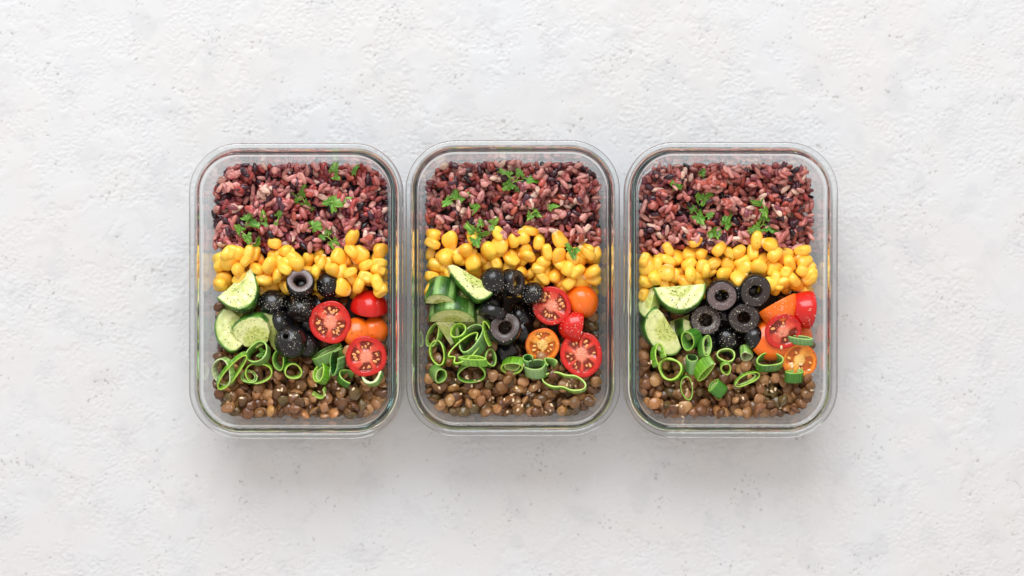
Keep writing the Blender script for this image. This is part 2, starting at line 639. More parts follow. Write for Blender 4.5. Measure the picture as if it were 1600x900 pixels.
def corn_shape(seed):
    r = np.random.default_rng(seed + 300)
    W, T, Hh = r.uniform(5.2, 6.6), r.uniform(3.3, 4.5), r.uniform(5.4, 7.0)
    pw = r.uniform(.64, .82)
    tap = r.uniform(.25, .42)
    dim = r.uniform(.3, 1.3)
    skew = r.uniform(-.9, .9)

    def fn(d):
        s = np.sign(d) * np.abs(d) ** pw
        k = 1 - tap * sstep(-s[:, 2], -.2, 1.0)
        v = np.stack([s[:, 0] * W * k, s[:, 1] * T * k, s[:, 2] * Hh], 1)
        v[:, 0] += skew * s[:, 2]
        v[:, 2] -= dim * np.exp(-((s[:, 0] / .45) ** 2 + (s[:, 1] / .5) ** 2)) * (s[:, 2] > 0.4)
        v *= (1 + 0.07 * wob(d, seed, 2.2) - .07 * np.maximum(0, .2 - np.abs(wob(d, seed + 5, 2.6))))[:, None]
        v[:, 1] += r.uniform(-.5, .5) * s[:, 2] ** 2
        return v
    v, f = blob(24, 16, fn)
    zz = v[:, 2] / Hh
    gold, deep, pale = srt((255, 202, 74)), srt((252, 174, 40)), srt((255, 243, 200))
    c = lerp(np.tile(gold, (len(v), 1)), np.tile(deep, (len(v), 1)), sstep(-zz, -.2, .6))
    c = lerp(c, np.tile(pale, (len(v), 1)), sstep(-zz, .62, .95) * r.uniform(.4, 1))
    crown = np.exp(-((v[:, 0] / (W * .35)) ** 2 + (v[:, 1] / (T * .45)) ** 2)) * (zz > .5)
    c = lerp(c, np.tile(srt((255, 212, 100)), (len(v), 1)), crown * .6)
    return v, f, c


lib = {'rice': [], 'lentil': [], 'corn': []}
for k in range(10):
    v, f = rice_shape(k)
    ms = [mesh('rice_grain', v, f, [M['rice%d' % c]]) for c in range(len(RICE))]
    lib['rice'].append((np.asarray(v), f, samples_of(v, f, 110, k), ms))
for k in range(10):
    v, f = lentil_shape(k)
    ms = [mesh('lentil', v, f, [M['lentil%d' % c]]) for c in range(len(LENT))]
    lib['lentil'].append((np.asarray(v), f, samples_of(v, f, 160, k), ms))
for k in range(14):
    v, f, c = corn_shape(k)
    lib['corn'].append((np.asarray(v), f, samples_of(v, f, 360, k), [mesh('corn_kernel', v, f, [M['corn']], cols=c)]))


def small(kind, ci, k, ci_col, x, y, R, soft, cap=None):
    R = R @ np.diag(rng.uniform(*{'rice': (.78, 1.12), 'lentil': (.84, 1.08), 'corn': (.9, 1.08)}[kind], 3))
    p, x, y, z = drop(ci, lib[kind][k][2], x, y, R, soft, cap)
    pid = len(pieces)
    piles[ci].put(p, x, y, z, pid)
    pieces.append(dict(kind=kind, ci=ci, k=k, c=ci_col, R=R, x=x, y=y, z=z))


def rand_rot(flat=25, base=0):
    t = abs(rng.normal(0, flat)) + base
    return rot_to(rng.uniform(0, 360), min(t, 85), rng.uniform(0, 360))


RW = np.array([w for c, w in RICE]); RW /= RW.sum()
LW = np.array([w for c, w in LENT]); LW /= LW.sum()


def nz2(x, y, seed, s=18.0):
    return (math.sin(x / s + seed) + math.sin(y / s * 1.3 + seed * 2.1) + math.sin((x + y) / s * .8 + seed * .7) + math.sin((x - 1.7 * y) / s * 1.9 + seed)) / 4


def bed(ci):
    """solid bulk under the loose pieces: a rice bed behind, a lentil bed in front"""
    pl = piles[ci]
    ysplit = L(ci, 0, 425)[1]
    n_in = 6
    for nm, sel in (('rice', 1), ('lentil', -1)):
        r0 = np.array(rrect(float(wall_in(16)) + 5.0))
        def clip(a):
            a = a.copy()
            a[:, 1] = np.maximum(a[:, 1], ysplit) if sel > 0 else np.minimum(a[:, 1], ysplit - .05)
            return a
        rows = []
        for s, dz in ((1.0, None), (1.0, -6), (.96, -1.5), (.85, 0), (.6, 0), (.3, 0), (.05, 0)):
            a = clip(r0 * s)
            z = np.full(len(a), 6.0) if dz is None else np.array([bed_h(ci, q[0], q[1]) + dz for q in a])
            rows.append(np.column_stack([a, z]))
        v = np.vstack(rows)
        f = grid_faces(len(r0), len(rows))
        f.append(tuple(range((len(rows) - 1) * len(r0), len(rows) * len(r0))))
        beds[(ci, nm)] = (v, f)
        p = samples_of(v, f, 60000, 3)
        pl.put(p, 0, 0, 0, -1)
    pl.ID[:] = -1


def bed_h(ci, x, y):
    py = 450 - (y + CX[ci][1]) * FPX / (CAM_H - 30)
    h = np.interp(py, [240, 280, 360, 385, 455, 480, 550, 600, 650], [24, 27.5, 27, 22, 21, 22, 20, 18, 15])
    return h + 3.0 * nz2(x, y, ci * 3 + 1, 14.0)


beds = {}


def scatter(kind, ci, count, py0, py1, wts, target, K=5, flat=25, soft=90, px0=None, px1=None, over=3.5, wob_edge=6):
    """drop pieces one at a time where the pile is lowest"""
    hw = 64.0
    nv = len(lib[kind])
    for _ in range(count):
        best = None
        for _k in range(K):
            x = rng.uniform(-hw, hw)
            if px0 is not None:
                x = rng.uniform(L(ci, px0, 0)[0], L(ci, px1, 0)[0])
            yy = rng.uniform(py0, py1)
            x, y = x, L(ci, 0, yy + wob_edge * nz2(x, 0, ci + 5, 9))[1]
            j, i = int((y - GY0) / CELL), int((x - GX0) / CELL)
            if not (1 < j < GH - 2 and 1 < i < GW - 2):
                continue
            ins = 13.0
            ddx, ddy = abs(x) - (HX - RC), abs(y) - (HY - RC)
            if math.hypot(max(ddx, 0), max(ddy, 0)) > RC - ins or abs(x) > HX - ins or abs(y) > HY - ins:
                continue
            h = piles[ci].H[j - 1:j + 2, i - 1:i + 2].mean() - target(ci, x, y)
            if best is None or h < best[0]:
                best = (h, x, y)
        if best is None or best[0] > over:
            continue
        k = int(rng.integers(nv))
        c = int(rng.choice(len(wts), p=wts)) if wts is not None else 0
        small(kind, ci, k, c, best[1], best[2], rand_rot(flat), soft)


def rice_t(ci, x, y):
    edge = max(abs(x) / 63.0, 0) ** 6
    return 40.0 + 9.0 * nz2(x, y, ci * 2.3 + 4, 6.5) - 4 * edge


def lent_t(ci, x, y):
    return 34.0 + 5.0 * nz2(x, y, ci * 1.7 + 2, 7)


# ------------------------------------------------------------------ larger pieces
heroes = []


def hero(ci, name, parts, px, py, R, label, cat, group=None, soft=80, cap=None, dz=0.0, zfix=None, gap=0.6, ns=1600, fixxy=False):
    """parts: list of (part name, verts, faces, mats, cols, children) in mm about the piece's own origin"""
    pts = np.vstack([samples_of(p[1], p[2], ns // len(parts), 5) for p in parts if p[0] != 'seed'])
    x, y = L(ci, px, py)
    p, x, y, z = drop(ci, pts, x, y, R, soft, cap, zfix, gap, 0 if fixxy else 8)
    z += dz
    pid = 100000 + len(heroes)
    piles[ci].put(p, x, y, z, pid)
    root = bpy.data.objects.new(name, None)
    root.empty_display_size = 0.01
    col.objects.link(root)
    root.matrix_world = mat4(R, x, y, z, ci)
    side = ('leftmost', 'middle', 'rightmost')[ci]
    tag(root, '%s, %s container' % (label, side), cat, group)
    for q in parts:
        o = obj(q[0], q[6] if len(q) > 6 else mesh(q[0], q[1], q[2], q[3], cols=q[4]), root)
        if len(q) > 5 and q[5] is not None:
            o.matrix_local = q[5]
    heroes.append((root, pid, ci))
    return root


def lathe(prof, n=48, closed=False):
    v = []
    a = np.linspace(0, 2 * np.pi, n, endpoint=False)
    for r, z in prof:
        v += [(r * math.cos(t), r * math.sin(t), z) for t in a]
    f = grid_faces(n, len(prof), True, closed)
    return np.array(v), f


# ---- cherry tomatoes
seed_v, seed_f = blob(10, 6, lambda d: np.stack([d[:, 0] * 1.75 * (1 - .25 * d[:, 0]), d[:, 1] * 1.05, d[:, 2] * .75], 1))
seed_me = {k: mesh('seed', seed_v, seed_f, [M['tom_seed_' + k]]) for k in ('red', 'orange')}
TC = {'red': dict(rim=(214, 40, 30), edge=(190, 16, 14), gel=(118, 30, 12), spoke=(232, 86, 62), core=(246, 160, 128)),
      'orange': dict(rim=(244, 142, 40), edge=(236, 108, 20), gel=(190, 84, 14), spoke=(248, 168, 66), core=(253, 208, 120))}


def tomato(ci, px, py, rpx, colr, az, tilt, spin, label, depth=.85, oval=1.0, nloc=3, seeds=12, sd=1, quarter=False, **kw):
    Rm = rpx * PXMM
    D = Rm * depth
    n = 64
    a = np.linspace(0, 2 * np.pi, n, endpoint=False)
    lob = 1 + .018 * np.cos(3 * a + sd) + .012 * np.cos(5 * a + 2 * sd)

    def ring(r, z):
        return np.stack([r * lob * np.cos(a), r * lob * oval * np.sin(a), np.full(n, z)], 1)
    rows = [ring(Rm * .955, .25), ring(Rm * .985, .12), ring(Rm, -.5)]
    for t in np.linspace(.08, .995, 13):
        ang = t * math.pi / 2
        rows.append(ring(Rm * math.cos(ang) ** .85, -.5 - (D - .5) * math.sin(ang) ** 1.05))
    sv = np.vstack(rows)
    sf = [q[::-1] for q in grid_faces(n, len(rows))]
    sf.append(tuple(range((len(rows) - 1) * n, len(rows) * n))[::-1])
    # cut face
    fr = list(np.linspace(.958, .02, 26))
    C = {k: srt(v) for k, v in TC[colr].items()}
    fv, fc = [], []
    seed_spots = []
    for r in fr:
        u = (np.cos(nloc * (a + .3 * sd + .16 * np.sin(2 * a + sd)) + .7 * math.sin(sd + 2 * r)) + 1) / 2      # 1 in the middle of a locule
        loc = sstep(u, .08, .34) * sstep(np.full(n, r), .26, .40) * (1 - sstep(np.full(n, r), .70, .80))
        z = .25 - 1.5 * loc + .30 * (1 - sstep(np.full(n, r), .1, .35)) + .10 * np.sin(9 * a + 7 * r + sd)
        fv.append(np.stack([Rm * r * lob * np.cos(a), Rm * r * lob * oval * np.sin(a), z], 1))
        c = lerp(np.tile(C['rim'], (n, 1)), np.tile(C['edge'], (n, 1)), sstep(np.full(n, r), .88, .96))
        c = lerp(c, np.tile(C['spoke'], (n, 1)), 1 - sstep(np.full(n, r), .55, .78))
        streak = .5 + .5 * np.sin(17 * a + 3 * np.sin(5 * a))
        c = lerp(c, np.tile(C['core'], (n, 1)), (1 - sstep(np.full(n, r), .16, .50)) * (.65 + .35 * streak))
        c = lerp(c, np.tile(C['gel'], (n, 1)), loc * .9)
        fc.append(c)
    fv, fc = np.vstack(fv), np.vstack(fc)
    ff = grid_faces(n, len(fr))
    ff.append(tuple(range((len(fr) - 1) * n, len(fr) * n)))
    parts = [('skin', sv, sf, [M['tom_skin_' + colr]], None), ('flesh', fv, ff, [M['tom_flesh']], fc)]
    rr = np.random.default_rng(sd + 70)
    for s in range(seeds):
        k = s % nloc
        cnt_ = max(1, -(-seeds // nloc))
        side = (-1 + 2 * (s // nloc + .5) / cnt_) * 1.05 + rr.normal(0, .09)
        ang = (2 * math.pi * k / nloc) - .3 * sd - .7 * math.sin(sd + 1.1) / nloc + side * .78 * math.pi / nloc * .85
        r = (.50, .63, .56)[(s // nloc) % 3] + rr.normal(0, .03)
        m = Matrix.Translation(Vector((Rm * r * math.cos(ang) * MM, Rm * r * oval * math.sin(ang) * MM, -.8 * MM))) @ \
            Matrix.Rotation(ang + rr.normal(0, .3), 4, 'Z') @ Matrix.Rotation(rr.normal(0, .35), 4, 'Y') @ Matrix.Scale(rr.uniform(.6, 1.1), 4)
        parts.append(('seed', seed_v, seed_f, None, None, m, seed_me[colr]))
    return hero(ci, 'tomato_half', parts, px, py, rot_to(az, tilt, spin), label, 'tomato', 'cherry tomato halves', **kw)


# ---- olives
def olive(ci, px, py, rpx, az, tilt, label, flesh='mid', form='ring', hpx=None, hole=.46, sd=0, **kw):
    Rm = rpx * PXMM
    h = (hpx if hpx else rpx * .75) * PXMM
    hr = Rm * hole
    if form == 'ring':            # slice across the olive: both ends cut, round hole through
        b = .06 * Rm
        skin = [(Rm * .93, h / 2), (Rm * .985, h / 2 - .35), (Rm * 1.0 + b, h * .2), (Rm + b, -h * .2), (Rm * .97, -h / 2 + .4), (Rm * .9, -h / 2)]
        fl = [(Rm * .90, -h / 2 + .02), (hr + .5, -h / 2), (hr, -h / 2 + .5), (hr * 1.04, 0), (hr, h / 2 - .7), (hr + .55, h / 2 - .05), ((hr + Rm) / 2, h / 2 + .12), (Rm * .93, h / 2 + .02)]
    else:                         # end piece: rounded tip, cut below
        skin = []
        tip = .16 * Rm if form == 'pit' else .02 * Rm
        if form == 'pit':
            skin += [(tip * .9, h - 2.6), (tip, h - .9)]
        for t in np.linspace(0.0, 1, 14):
            an = t * math.pi / 2
            skin.append((tip + (Rm - tip) * math.sin(an) ** .92, h * math.cos(an) ** .95 - (.25 if form == 'pit' and t == 0 else 0)))
        skin += [(Rm * .98, -.6), (Rm * .94, -1.0)]
        fl = [(Rm * .94, -1.0), (Rm * .7, -.9), (hr, -.9), (hr * .9, h * .45), (.05, h * .5)]
    sv, sf = lathe(skin, 40)
    fv, ff = lathe(fl, 40)
    r = np.random.default_rng(sd + 11)
    for v in (sv, fv):
        d = v / (np.linalg.norm(v, axis=1)[:, None] + 1e-6)
        k = 1 + .075 * wob(d, sd + 40, 2.2) + .01 * wob(d, sd + 47, 7)
        v[:, :2] *= k[:, None]
        v[:, 0] *= 1 + .06 * math.sin(sd)
        v[:, 2] += .05 * Rm * wob(d * 1.0, sd + 5, 1.7)
    parts = [('skin', sv, sf, [M['olive_skin']], None), ('flesh', fv, ff, [M['olive_' + flesh]], None)]
    return hero(ci, 'olive_slice' if form == 'ring' else 'olive_end', parts, px, py, rot_to(az, tilt, r.uniform(0, 360)), label, 'olive', 'black olives', **kw)


# ---- cucumber
def smooth_poly(pts, per=6):
    """closed polyline resampled; corners kept as given"""
    out = []
    for i in range(len(pts)):
        a, b = np.array(pts[i], float), np.array(pts[(i + 1) % len(pts)], float)
        for k in range(per):
            out.append(a + (b - a) * k / per)
    return np.array(out)


def cucumber(ci, pts, skin, centre, thick, az, tilt, label, rad=None, sd=0, peeled=0.0, **kw):
    """slice from the outline of its upper face (photo pixels); skin = (first, last) outline index covered by rind; centre of the round slice in pixels"""
    thick *= 1.3
    tilt += 4
    P = np.array(pts, float)
    c0 = P.mean(0)
    per = 7
    o = smooth_poly(pts, per)
    nO = len(o)
    # soften the rind's corners
    i0, i1 = skin[0] * per, skin[1] * per
    for _ in range(8):
        q = o.copy()
        for k in range(i0 + 1, i1):
            q[k % nO] = (o[(k - 1) % nO] + 2 * o[k % nO] + o[(k + 1) % nO]) / 4
        o = q
    loc = (o - c0) * PXMM
    loc[:, 1] *= -1
    cen = (np.array(centre, float) - c0) * PXMM
    cen[1] *= -1
    isskin = np.zeros(nO, bool)
    for k in range(i0, i1 + 1):
        isskin[k % nO] = True
    Rr = rad * PXMM if rad else np.linalg.norm(loc[isskin] - cen, axis=1).max()
    cg = loc.mean(0)
    # flesh: top face rings + bottom, slightly inside the rind
    rows, cols = [], []
    G = dict(rind=srt((112, 160, 58)), outer=srt((214, 222, 150)), mid=srt((230, 232, 166)), seedc=srt((196, 206, 104)), wet=srt((156, 174, 66)))

    def facecol(xy):
        d = np.linalg.norm(xy - cen, axis=1) / Rr
        an = np.arctan2(xy[:, 1] - cen[1], xy[:, 0] - cen[0])
        c = lerp(np.tile(G['mid'], (len(xy), 1)), np.tile(G['outer'], (len(xy), 1)), sstep(d, .55, .85))
        c = lerp(c, np.tile(G['rind'], (len(xy), 1)), sstep(d, .90, .99))
        core = 1 - sstep(d, .42, .56)
        seeds = sstep(np.sin(an * 9 + 3 * np.sin(d * 8 + sd)) * np.sin(d * 16), .1, .6)
        c = lerp(c, np.tile(G['seedc'], (len(xy), 1)), core * .75)
        c = lerp(c, np.tile(G['wet'], (len(xy), 1)), core * seeds * .7)
        return c, d, core * seeds
    scales = [1.0, .985, .93, .85, .75, .62, .48, .34, .2, .06]
    top = []
    for s in scales:
        xy = cg + (loc - cg) * s * .985
        c, d, sdv = facecol(xy)
        z = np.full(nO, thick / 2) - (0.5 if s == 1.0 else 0.0) - .35 * sdv + .22 * np.sin(xy[:, 0] * .8 + sd) * np.cos(xy[:, 1] * .7)
        top.append(np.column_stack([xy, z]))
        cols.append(c)
    bot = []
    for s in (1.0, .96, .5, .05):
        xy = cg + (loc - cg) * s * .985
        c, d, _ = facecol(xy)
        bot.append(np.column_stack([xy, np.full(nO, -thick / 2 + (.5 if s == 1.0 else 0))]))
        cols.append(c)
    fv = np.vstack(top + bot)
    fc = np.vstack(cols)
    ff = grid_faces(nO, len(scales))
    if np.cross(loc[0] - cg, loc[nO // 4] - cg) < 0:
        pass
    nb = len(scales) * nO
    ff += [q[::-1] for q in grid_faces(nO, 4, base=nb)]
    for i in range(nO):
        ff.append((i, nb + i, nb + (i + 1) % nO, (i + 1) % nO))
    ff.append(tuple(range(nb - nO, nb)))
    ff.append(tuple(range(nb + 3 * nO, nb + 4 * nO))[::-1])
    # rind strip over the outline's skin run
    idx = [k % nO for k in range(i0, i1 + 1)]
    q = loc[idx]
    tg = np.gradient(q, axis=0)
    nr = np.stack([tg[:, 1], -tg[:, 0]], 1)
    nr /= np.linalg.norm(nr, axis=1)[:, None] + 1e-9
    if ((q - cg) * nr).sum() < 0:
        nr = -nr
    rows = []
    for z, o_ in ((thick / 2 - .1, -.55), (thick / 2 + .08, .0), (thick / 2 - .5, .45), (0, .6), (-thick / 2 + .5, .45), (-thick / 2, 0), (-thick / 2 + .1, -.6)):
        rows.append(np.column_stack([q + nr * o_, np.full(len(q), z)]))
    kv = np.vstack(rows)
    r = np.random.default_rng(sd + 900)
    t = np.linspace(0, 1, len(idx))
    st = np.clip(.5 + .5 * np.sin(t * r.uniform(16, 24) + sd) + r.normal(0, .12, len(idx)), 0, 1)
    dk, lt, pl = srt((34, 74, 26)), srt((96, 150, 50)), srt((150, 190, 110))
    base = lerp(np.tile(dk, (len(idx), 1)), np.tile(lt, (len(idx), 1)), st * .75)
    if peeled > 0:
        pst = sstep(np.sin(t * 20 + sd), .35, .6)
        base = lerp(base, np.tile(pl, (len(idx), 1)), pst * peeled)
    kc = []
    for w in (.8, .7, .15, 0, .1, .5, .6):
        kc.append(lerp(base, np.tile(lt, (len(idx), 1)), np.full(len(idx), w)))
    kf = grid_faces(len(idx), len(rows), False)
    parts = [('flesh', fv, ff, [M['cuc_flesh']], fc), ('rind', kv, kf, [M['cuc_skin']], np.vstack(kc))]
    return hero(ci, 'cucumber_slice', parts, c0[0], c0[1], rot_to(az, tilt, 0), label, 'cucumber', 'cucumber pieces', **kw)


def half_disc(cx, cy, r, a0=0, a1=180, n=9):
    """outline of a half slice, in photo pixels"""
    return [(cx + r * math.cos(math.radians(a0 + (a1 - a0) * k / (n - 1))), cy - r * math.sin(math.radians(a0 + (a1 - a0) * k / (n - 1)))) for k in range(n)]


# ---- scallion
def scallion(ci, px, py, rx, ry, ang, h, az, tilt, label, tone=0, arc=360, thick=1.0, sd=0, pinch=0.0, **kw):
    """a cut loop of leaf: rx, ry half sizes in pixels, h its length in mm"""
    n = 56 if arc == 360 else 40
    h *= 1.15
    thick *= 1.15
    rx, ry = rx * .94, ry * .94
    tilt = tilt + 8
    closed = arc == 360
    t = np.linspace(0, math.radians(arc), n, endpoint=not closed)
    r = np.random.default_rng(sd + 500)
    a, b = rx * PXMM - thick / 2, ry * PXMM - thick / 2
    dfm = 1 + .06 * np.cos(2 * t + r.uniform(0, 6)) + .05 * np.cos(3 * t + r.uniform(0, 6))
    x = a * np.cos(t) * dfm
    y = b * np.sin(t) * dfm * (1 - pinch * np.exp(-(np.cos(t) / .35) ** 2))
    ca, sa = math.cos(math.radians(ang)), math.sin(math.radians(ang))
    X, Y = x * ca - y * sa, x * sa + y * ca
    pth = np.stack([X, Y], 1)
    if closed:
        tg = np.roll(pth, -1, 0) - np.roll(pth, 1, 0)
    else:
        tg = np.gradient(pth, axis=0)
    nr = np.stack([tg[:, 1], -tg[:, 0]], 1)
    nr /= np.linalg.norm(nr, axis=1)[:, None] + 1e-9
    zw = .5 * np.sin(t * 2 + r.uniform(0, 6)) + .3 * np.sin(3 * t + r.uniform(0, 6))
    T = thick / 2
    sect = [(T * .6, h / 2), (T, h / 2 - .3), (T, h / 4), (T, 0), (T, -h / 4), (T, -h / 2 + .3), (T * .6, -h / 2), (-T * .6, -h / 2), (-T, -h / 2 + .3), (-T, 0), (-T, h / 2 - .3), (-T * .6, h / 2)]
    v = np.vstack([np.column_stack([pth + nr * o_ * (1 + .15 * np.sin(5 * t)[:, None]), z + zw * .5]) for o_, z in sect])
    ns = len(sect)
    f = grid_faces(n, ns, closed, True)
    if not closed:
        f.append(tuple(k * n for k in range(ns)))
        f.append(tuple(k * n + n - 1 for k in range(ns))[::-1])
    out, inn, cut = [(srt((112, 174, 40)), srt((150, 200, 70)), srt((178, 216, 80))),
                     (srt((72, 136, 40)), srt((100, 160, 58)), srt((152, 200, 76))),
                     (srt((150, 196, 96)), srt((206, 222, 170)), srt((216, 228, 176))),
                     (srt((108, 160, 92)), srt((44, 100, 40)), srt((150, 196, 100)))][tone]
    str_ = (.72 + .28 * (np.arange(n) % 3 == 0) + r.normal(0, .10, n))[:, None]
    c = []
    for o_, z in sect:
        if abs(z) >= h / 2 - .05:
            c.append(np.tile(cut, (n, 1)))
        elif o_ > 0:
            c.append(out[None] * str_)
        else:
            c.append(inn[None] * str_)
    v = np.asarray(v)
    C = np.clip(np.vstack(c), 0, 1)
    zz = (v[:, 2] + h / 2) / h
    pale_ = srt((206, 220, 150))
    C = lerp(C, np.tile(pale_, (len(v), 1)), np.clip(r.uniform(-.2, .25) * zz + .15 * np.tile(np.clip(np.sin(t + r.uniform(0, 6)), 0, 1), ns), 0, .6))
    if closed and tone != 3 and r.random() < .33:
        v2 = v.copy()
        v2[:, :2] *= r.uniform(.70, .8)
        v2[:, :2] += r.normal(0, .5, 2)
        v2[:, 2] = v2[:, 2] * .9 - r.uniform(.3, 1.2)
        f = list(f) + [tuple(k + len(v) for k in q) for q in f]
        v = np.vstack([v, v2])
        C = np.vstack([C, lerp(C, np.tile(srt((214, 226, 160)), (len(C), 1)), np.full(len(C), .45))])
    m_parts = [('loop', v, f, [M['scallion']], C)]
    return hero1(ci, 'scallion_ring', m_parts[0], px, py, rot_to(az, tilt, 0), label, 'scallion', 'chopped scallion', **kw)


def hero1(ci, name, part, px, py, R, label, cat, group, soft=82, cap=None, dz=0.0, zfix=None):
    """a larger piece that is a single mesh"""
    pts = samples_of(part[1], part[2], 700, 5)
    x, y = L(ci, px, py)
    p, x, y, z = drop(ci, pts, x, y, R, soft, cap, zfix, .6, 8)
    z += dz
    pid = 100000 + len(heroes)
    piles[ci].put(p, x, y, z, pid)
    side = ('leftmost', 'middle', 'rightmost')[ci]
    o = obj(name, mesh(name, part[1], part[2], part[3], cols=part[4]), None, '%s, %s container' % (label, side), cat, group)
    o.matrix_world = mat4(R, x, y, z, ci)
    heroes.append((o, pid, ci))
    return o


# ================================================================== fill the three containers
TOPCORN = {
    0: ((280, 200, 3.6), [(300, 700), (425, 705), (530, 735), (600, 690), (650, 730), (720, 740), (795, 755), (900, 730), (1010, 715), (235, 770), (290, 760), (380, 745), (440, 790), (620, 760), (1125, 760), (1110, 800), (240, 860),
        (335, 800), (520, 770), (540, 650), (970, 620), (1045, 775), (475, 855), (550, 820), (770, 810), (865, 800), (960, 815), (1050, 840), (1115, 870), (918, 898), (1008, 886), (1138, 904), (222, 882), (400, 700)]),
    1: ((620, 200, 3.6), [(205, 600), (300, 700), (345, 720), (385, 690), (465, 745), (565, 680), (640, 735), (730, 690), (755, 580), (845, 700), (800, 780), (990, 730), (1125, 700), (1060, 690), (1095, 810), (960, 790),
        (205, 650), (300, 635), (220, 775), (265, 720), (430, 610), (515, 690), (565, 760), (575, 600), (580, 655), (655, 640), (710, 610), (730, 720), (800, 640), (705, 810), (915, 625), (910, 725), (1020, 805), (1070, 700), (820, 840), (970, 870), (895, 830), (430, 805), (430, 750)]),
    2: ((960, 200, 3.6), [(165, 750), (300, 745), (340, 830), (430, 700), (490, 710), (560, 760), (650, 700), (735, 780), (780, 700), (830, 740), (805, 785), (910, 800), (965, 720), (980, 790), (1100, 830), (1030, 880), (985, 750),
        (240, 765), (305, 680), (165, 860), (225, 840), (290, 815), (395, 860), (420, 765), (430, 825), (455, 640), (515, 805), (590, 680), (650, 755), (700, 700), (620, 828), (705, 842), (800, 630), (870, 655), (900, 715), (905, 850), (960, 815), (1065, 745), (1065, 810), (1125, 825), (905, 885), (862, 885), (950, 875), (1000, 850)]),
}

for ci in range(3):
    bed(ci)
    scatter('rice', ci, 900, 254, 390, RW, lambda c_, x, y: rice_t(c_, x, y) - 4, K=6, flat=34, soft=84)
    # sticky lumps on top, with hollows left between them
    lumps = []
    while len(lumps) < 27:
        q = (rng.uniform(-56, 56), L(ci, 0, rng.uniform(268, 376))[1])
        if all(math.hypot(q[0] - w[0], q[1] - w[1]) > 10.5 for w in lumps) or rng.random() < .02:
            lumps.append(q)
    for lx, ly in lumps:
        cw_ = rng.dirichlet(RW * 14)
        for _ in range(int(rng.integers(9, 17))):
            a_, rr_ = rng.uniform(0, 6.28), abs(rng.normal(0, 3.9))
            x, y = lx + rr_ * math.cos(a_) * 1.3, ly + rr_ * math.sin(a_)
            if abs(x) < 61 and y < HY - 14 and not (abs(x) > 44 and y > 72 and math.hypot(abs(x) - 41, y - 69) > 20):
                small('rice', ci, int(rng.integers(10)), int(rng.choice(len(RW), p=cw_)), x, y, rand_rot(38), 72, cap=51)
    scatter('corn', ci, 68, 384, 458, None, lambda c, x, y: 34.0, K=8, flat=45, soft=80, over=6)
    scatter('lentil', ci, 290, 560, 655, LW, lent_t, K=6, flat=42, soft=86, over=5)
    scatter('lentil', ci, 90, 470, 575, LW, lambda c, x, y: 20.0, K=8, flat=30, soft=86, over=4)

# ---------------- leftmost container
c = 0
cucumber(c, half_disc(376, 505, 34, 60, 240), (0, 8), (376, 505), 9, 120, 25, 'dark-edged cucumber slice mostly hidden under the triangular one', sd=31, dz=-5)
cucumber(c, [(347, 484), (337, 496), (333, 512), (336, 530), (346, 544), (357, 552), (368, 550), (382, 536), (386, 515), (372, 497), (358, 486)], (0, 6), (378, 512), 9, 60, 8, 'broad cucumber slice with green rind by the glass wall', sd=1)
cucumber(c, [(362, 510), (374, 498), (390, 491), (408, 490), (418, 500), (422, 516), (418, 532), (400, 543), (382, 540), (368, 526)], (0, 4), (402, 528), 9, 270, 12, 'cucumber slice with rind along its upper edge, over the broad one', sd=2, dz=5)
cucumber(c, [(406, 487), (424, 486), (442, 490), (452, 497), (446, 508), (439, 520), (434, 535), (432, 550), (424, 544), (416, 522), (409, 504)], (0, 3), (430, 530), 8, 230, 14, 'cucumber wedge pointing down beside the big olive', sd=3)
olive(c, 440, 505, 20, 30, 60, 'black olive piece half buried between cucumber and olives', form='cap', sd=1)
olive(c, 471, 447, 15, 90, 8, 'added black olive cap darkening the hole of the grey-faced ring', form='cap', hpx=10, sd=34)  # added under the ring so that its hole looks dark
olive(c, 495, 480, 20, 200, 70, 'black olive piece half buried beside the peppered tomato', form='cap', sd=2)
olive(c, 480, 512, 20, 300, 50, 'black olive piece low in the dark gap', form='cap', sd=3)
olive(c, 424, 474, 22, 90, 20, 'dull black olive end beside the triangular cucumber slice', form='cap', hpx=20, sd=4)
olive(c, 512, 447, 20, 100, 25, 'shiny black olive end below the corn', form='cap', hpx=24, sd=5)
olive(c, 469, 482, 21, 262, 62, 'black olive lying on its side with the hole facing down', form='ring', flesh='dark', hpx=30, hole=.40, sd=6)
olive(c, 475, 540, 20, 320, 40, 'black olive end tucked against the largest olive', form='cap', hpx=24, sd=7)
olive(c, 456, 535, 26, 120, 25, 'largest black olive end, glossy, above the scallion rings', form='pit', hpx=30, sd=8)
olive(c, 470, 443, 20.5, 80, 24, 'black olive ring with grey cut face at the corn edge', form='ring', flesh='grey', hpx=24, hole=.5, sd=9, dz=0)
tomato(c, 585, 517, 22, 'orange', 190, 150, 0, 'small orange cherry tomato half against the glass wall', sd=1, seeds=0, dz=-2)
tomato(c, 557, 520, 24, 'orange', 250, 160, 0, 'orange cherry tomato half, skin up, between two red halves', sd=2, seeds=0, dz=-3)
tomato(c, 576, 484, 30, 'red', 265, 112, 0, 'red cherry tomato half, glossy skin up, below the corn', depth=1.0, sd=3, seeds=0, soft=70)
tomato(c, 516, 504, 33, 'red', 250, 9, 20, 'red cherry tomato half, cut face up, speckled with seasoning', oval=1.03, nloc=3, seeds=20, sd=4, dz=2)
tomato(c, 573, 557, 32, 'red', 275, 10, 80, 'red cherry tomato half, cut face up, above the pale scallion ring', nloc=4, seeds=16, sd=5, dz=2)

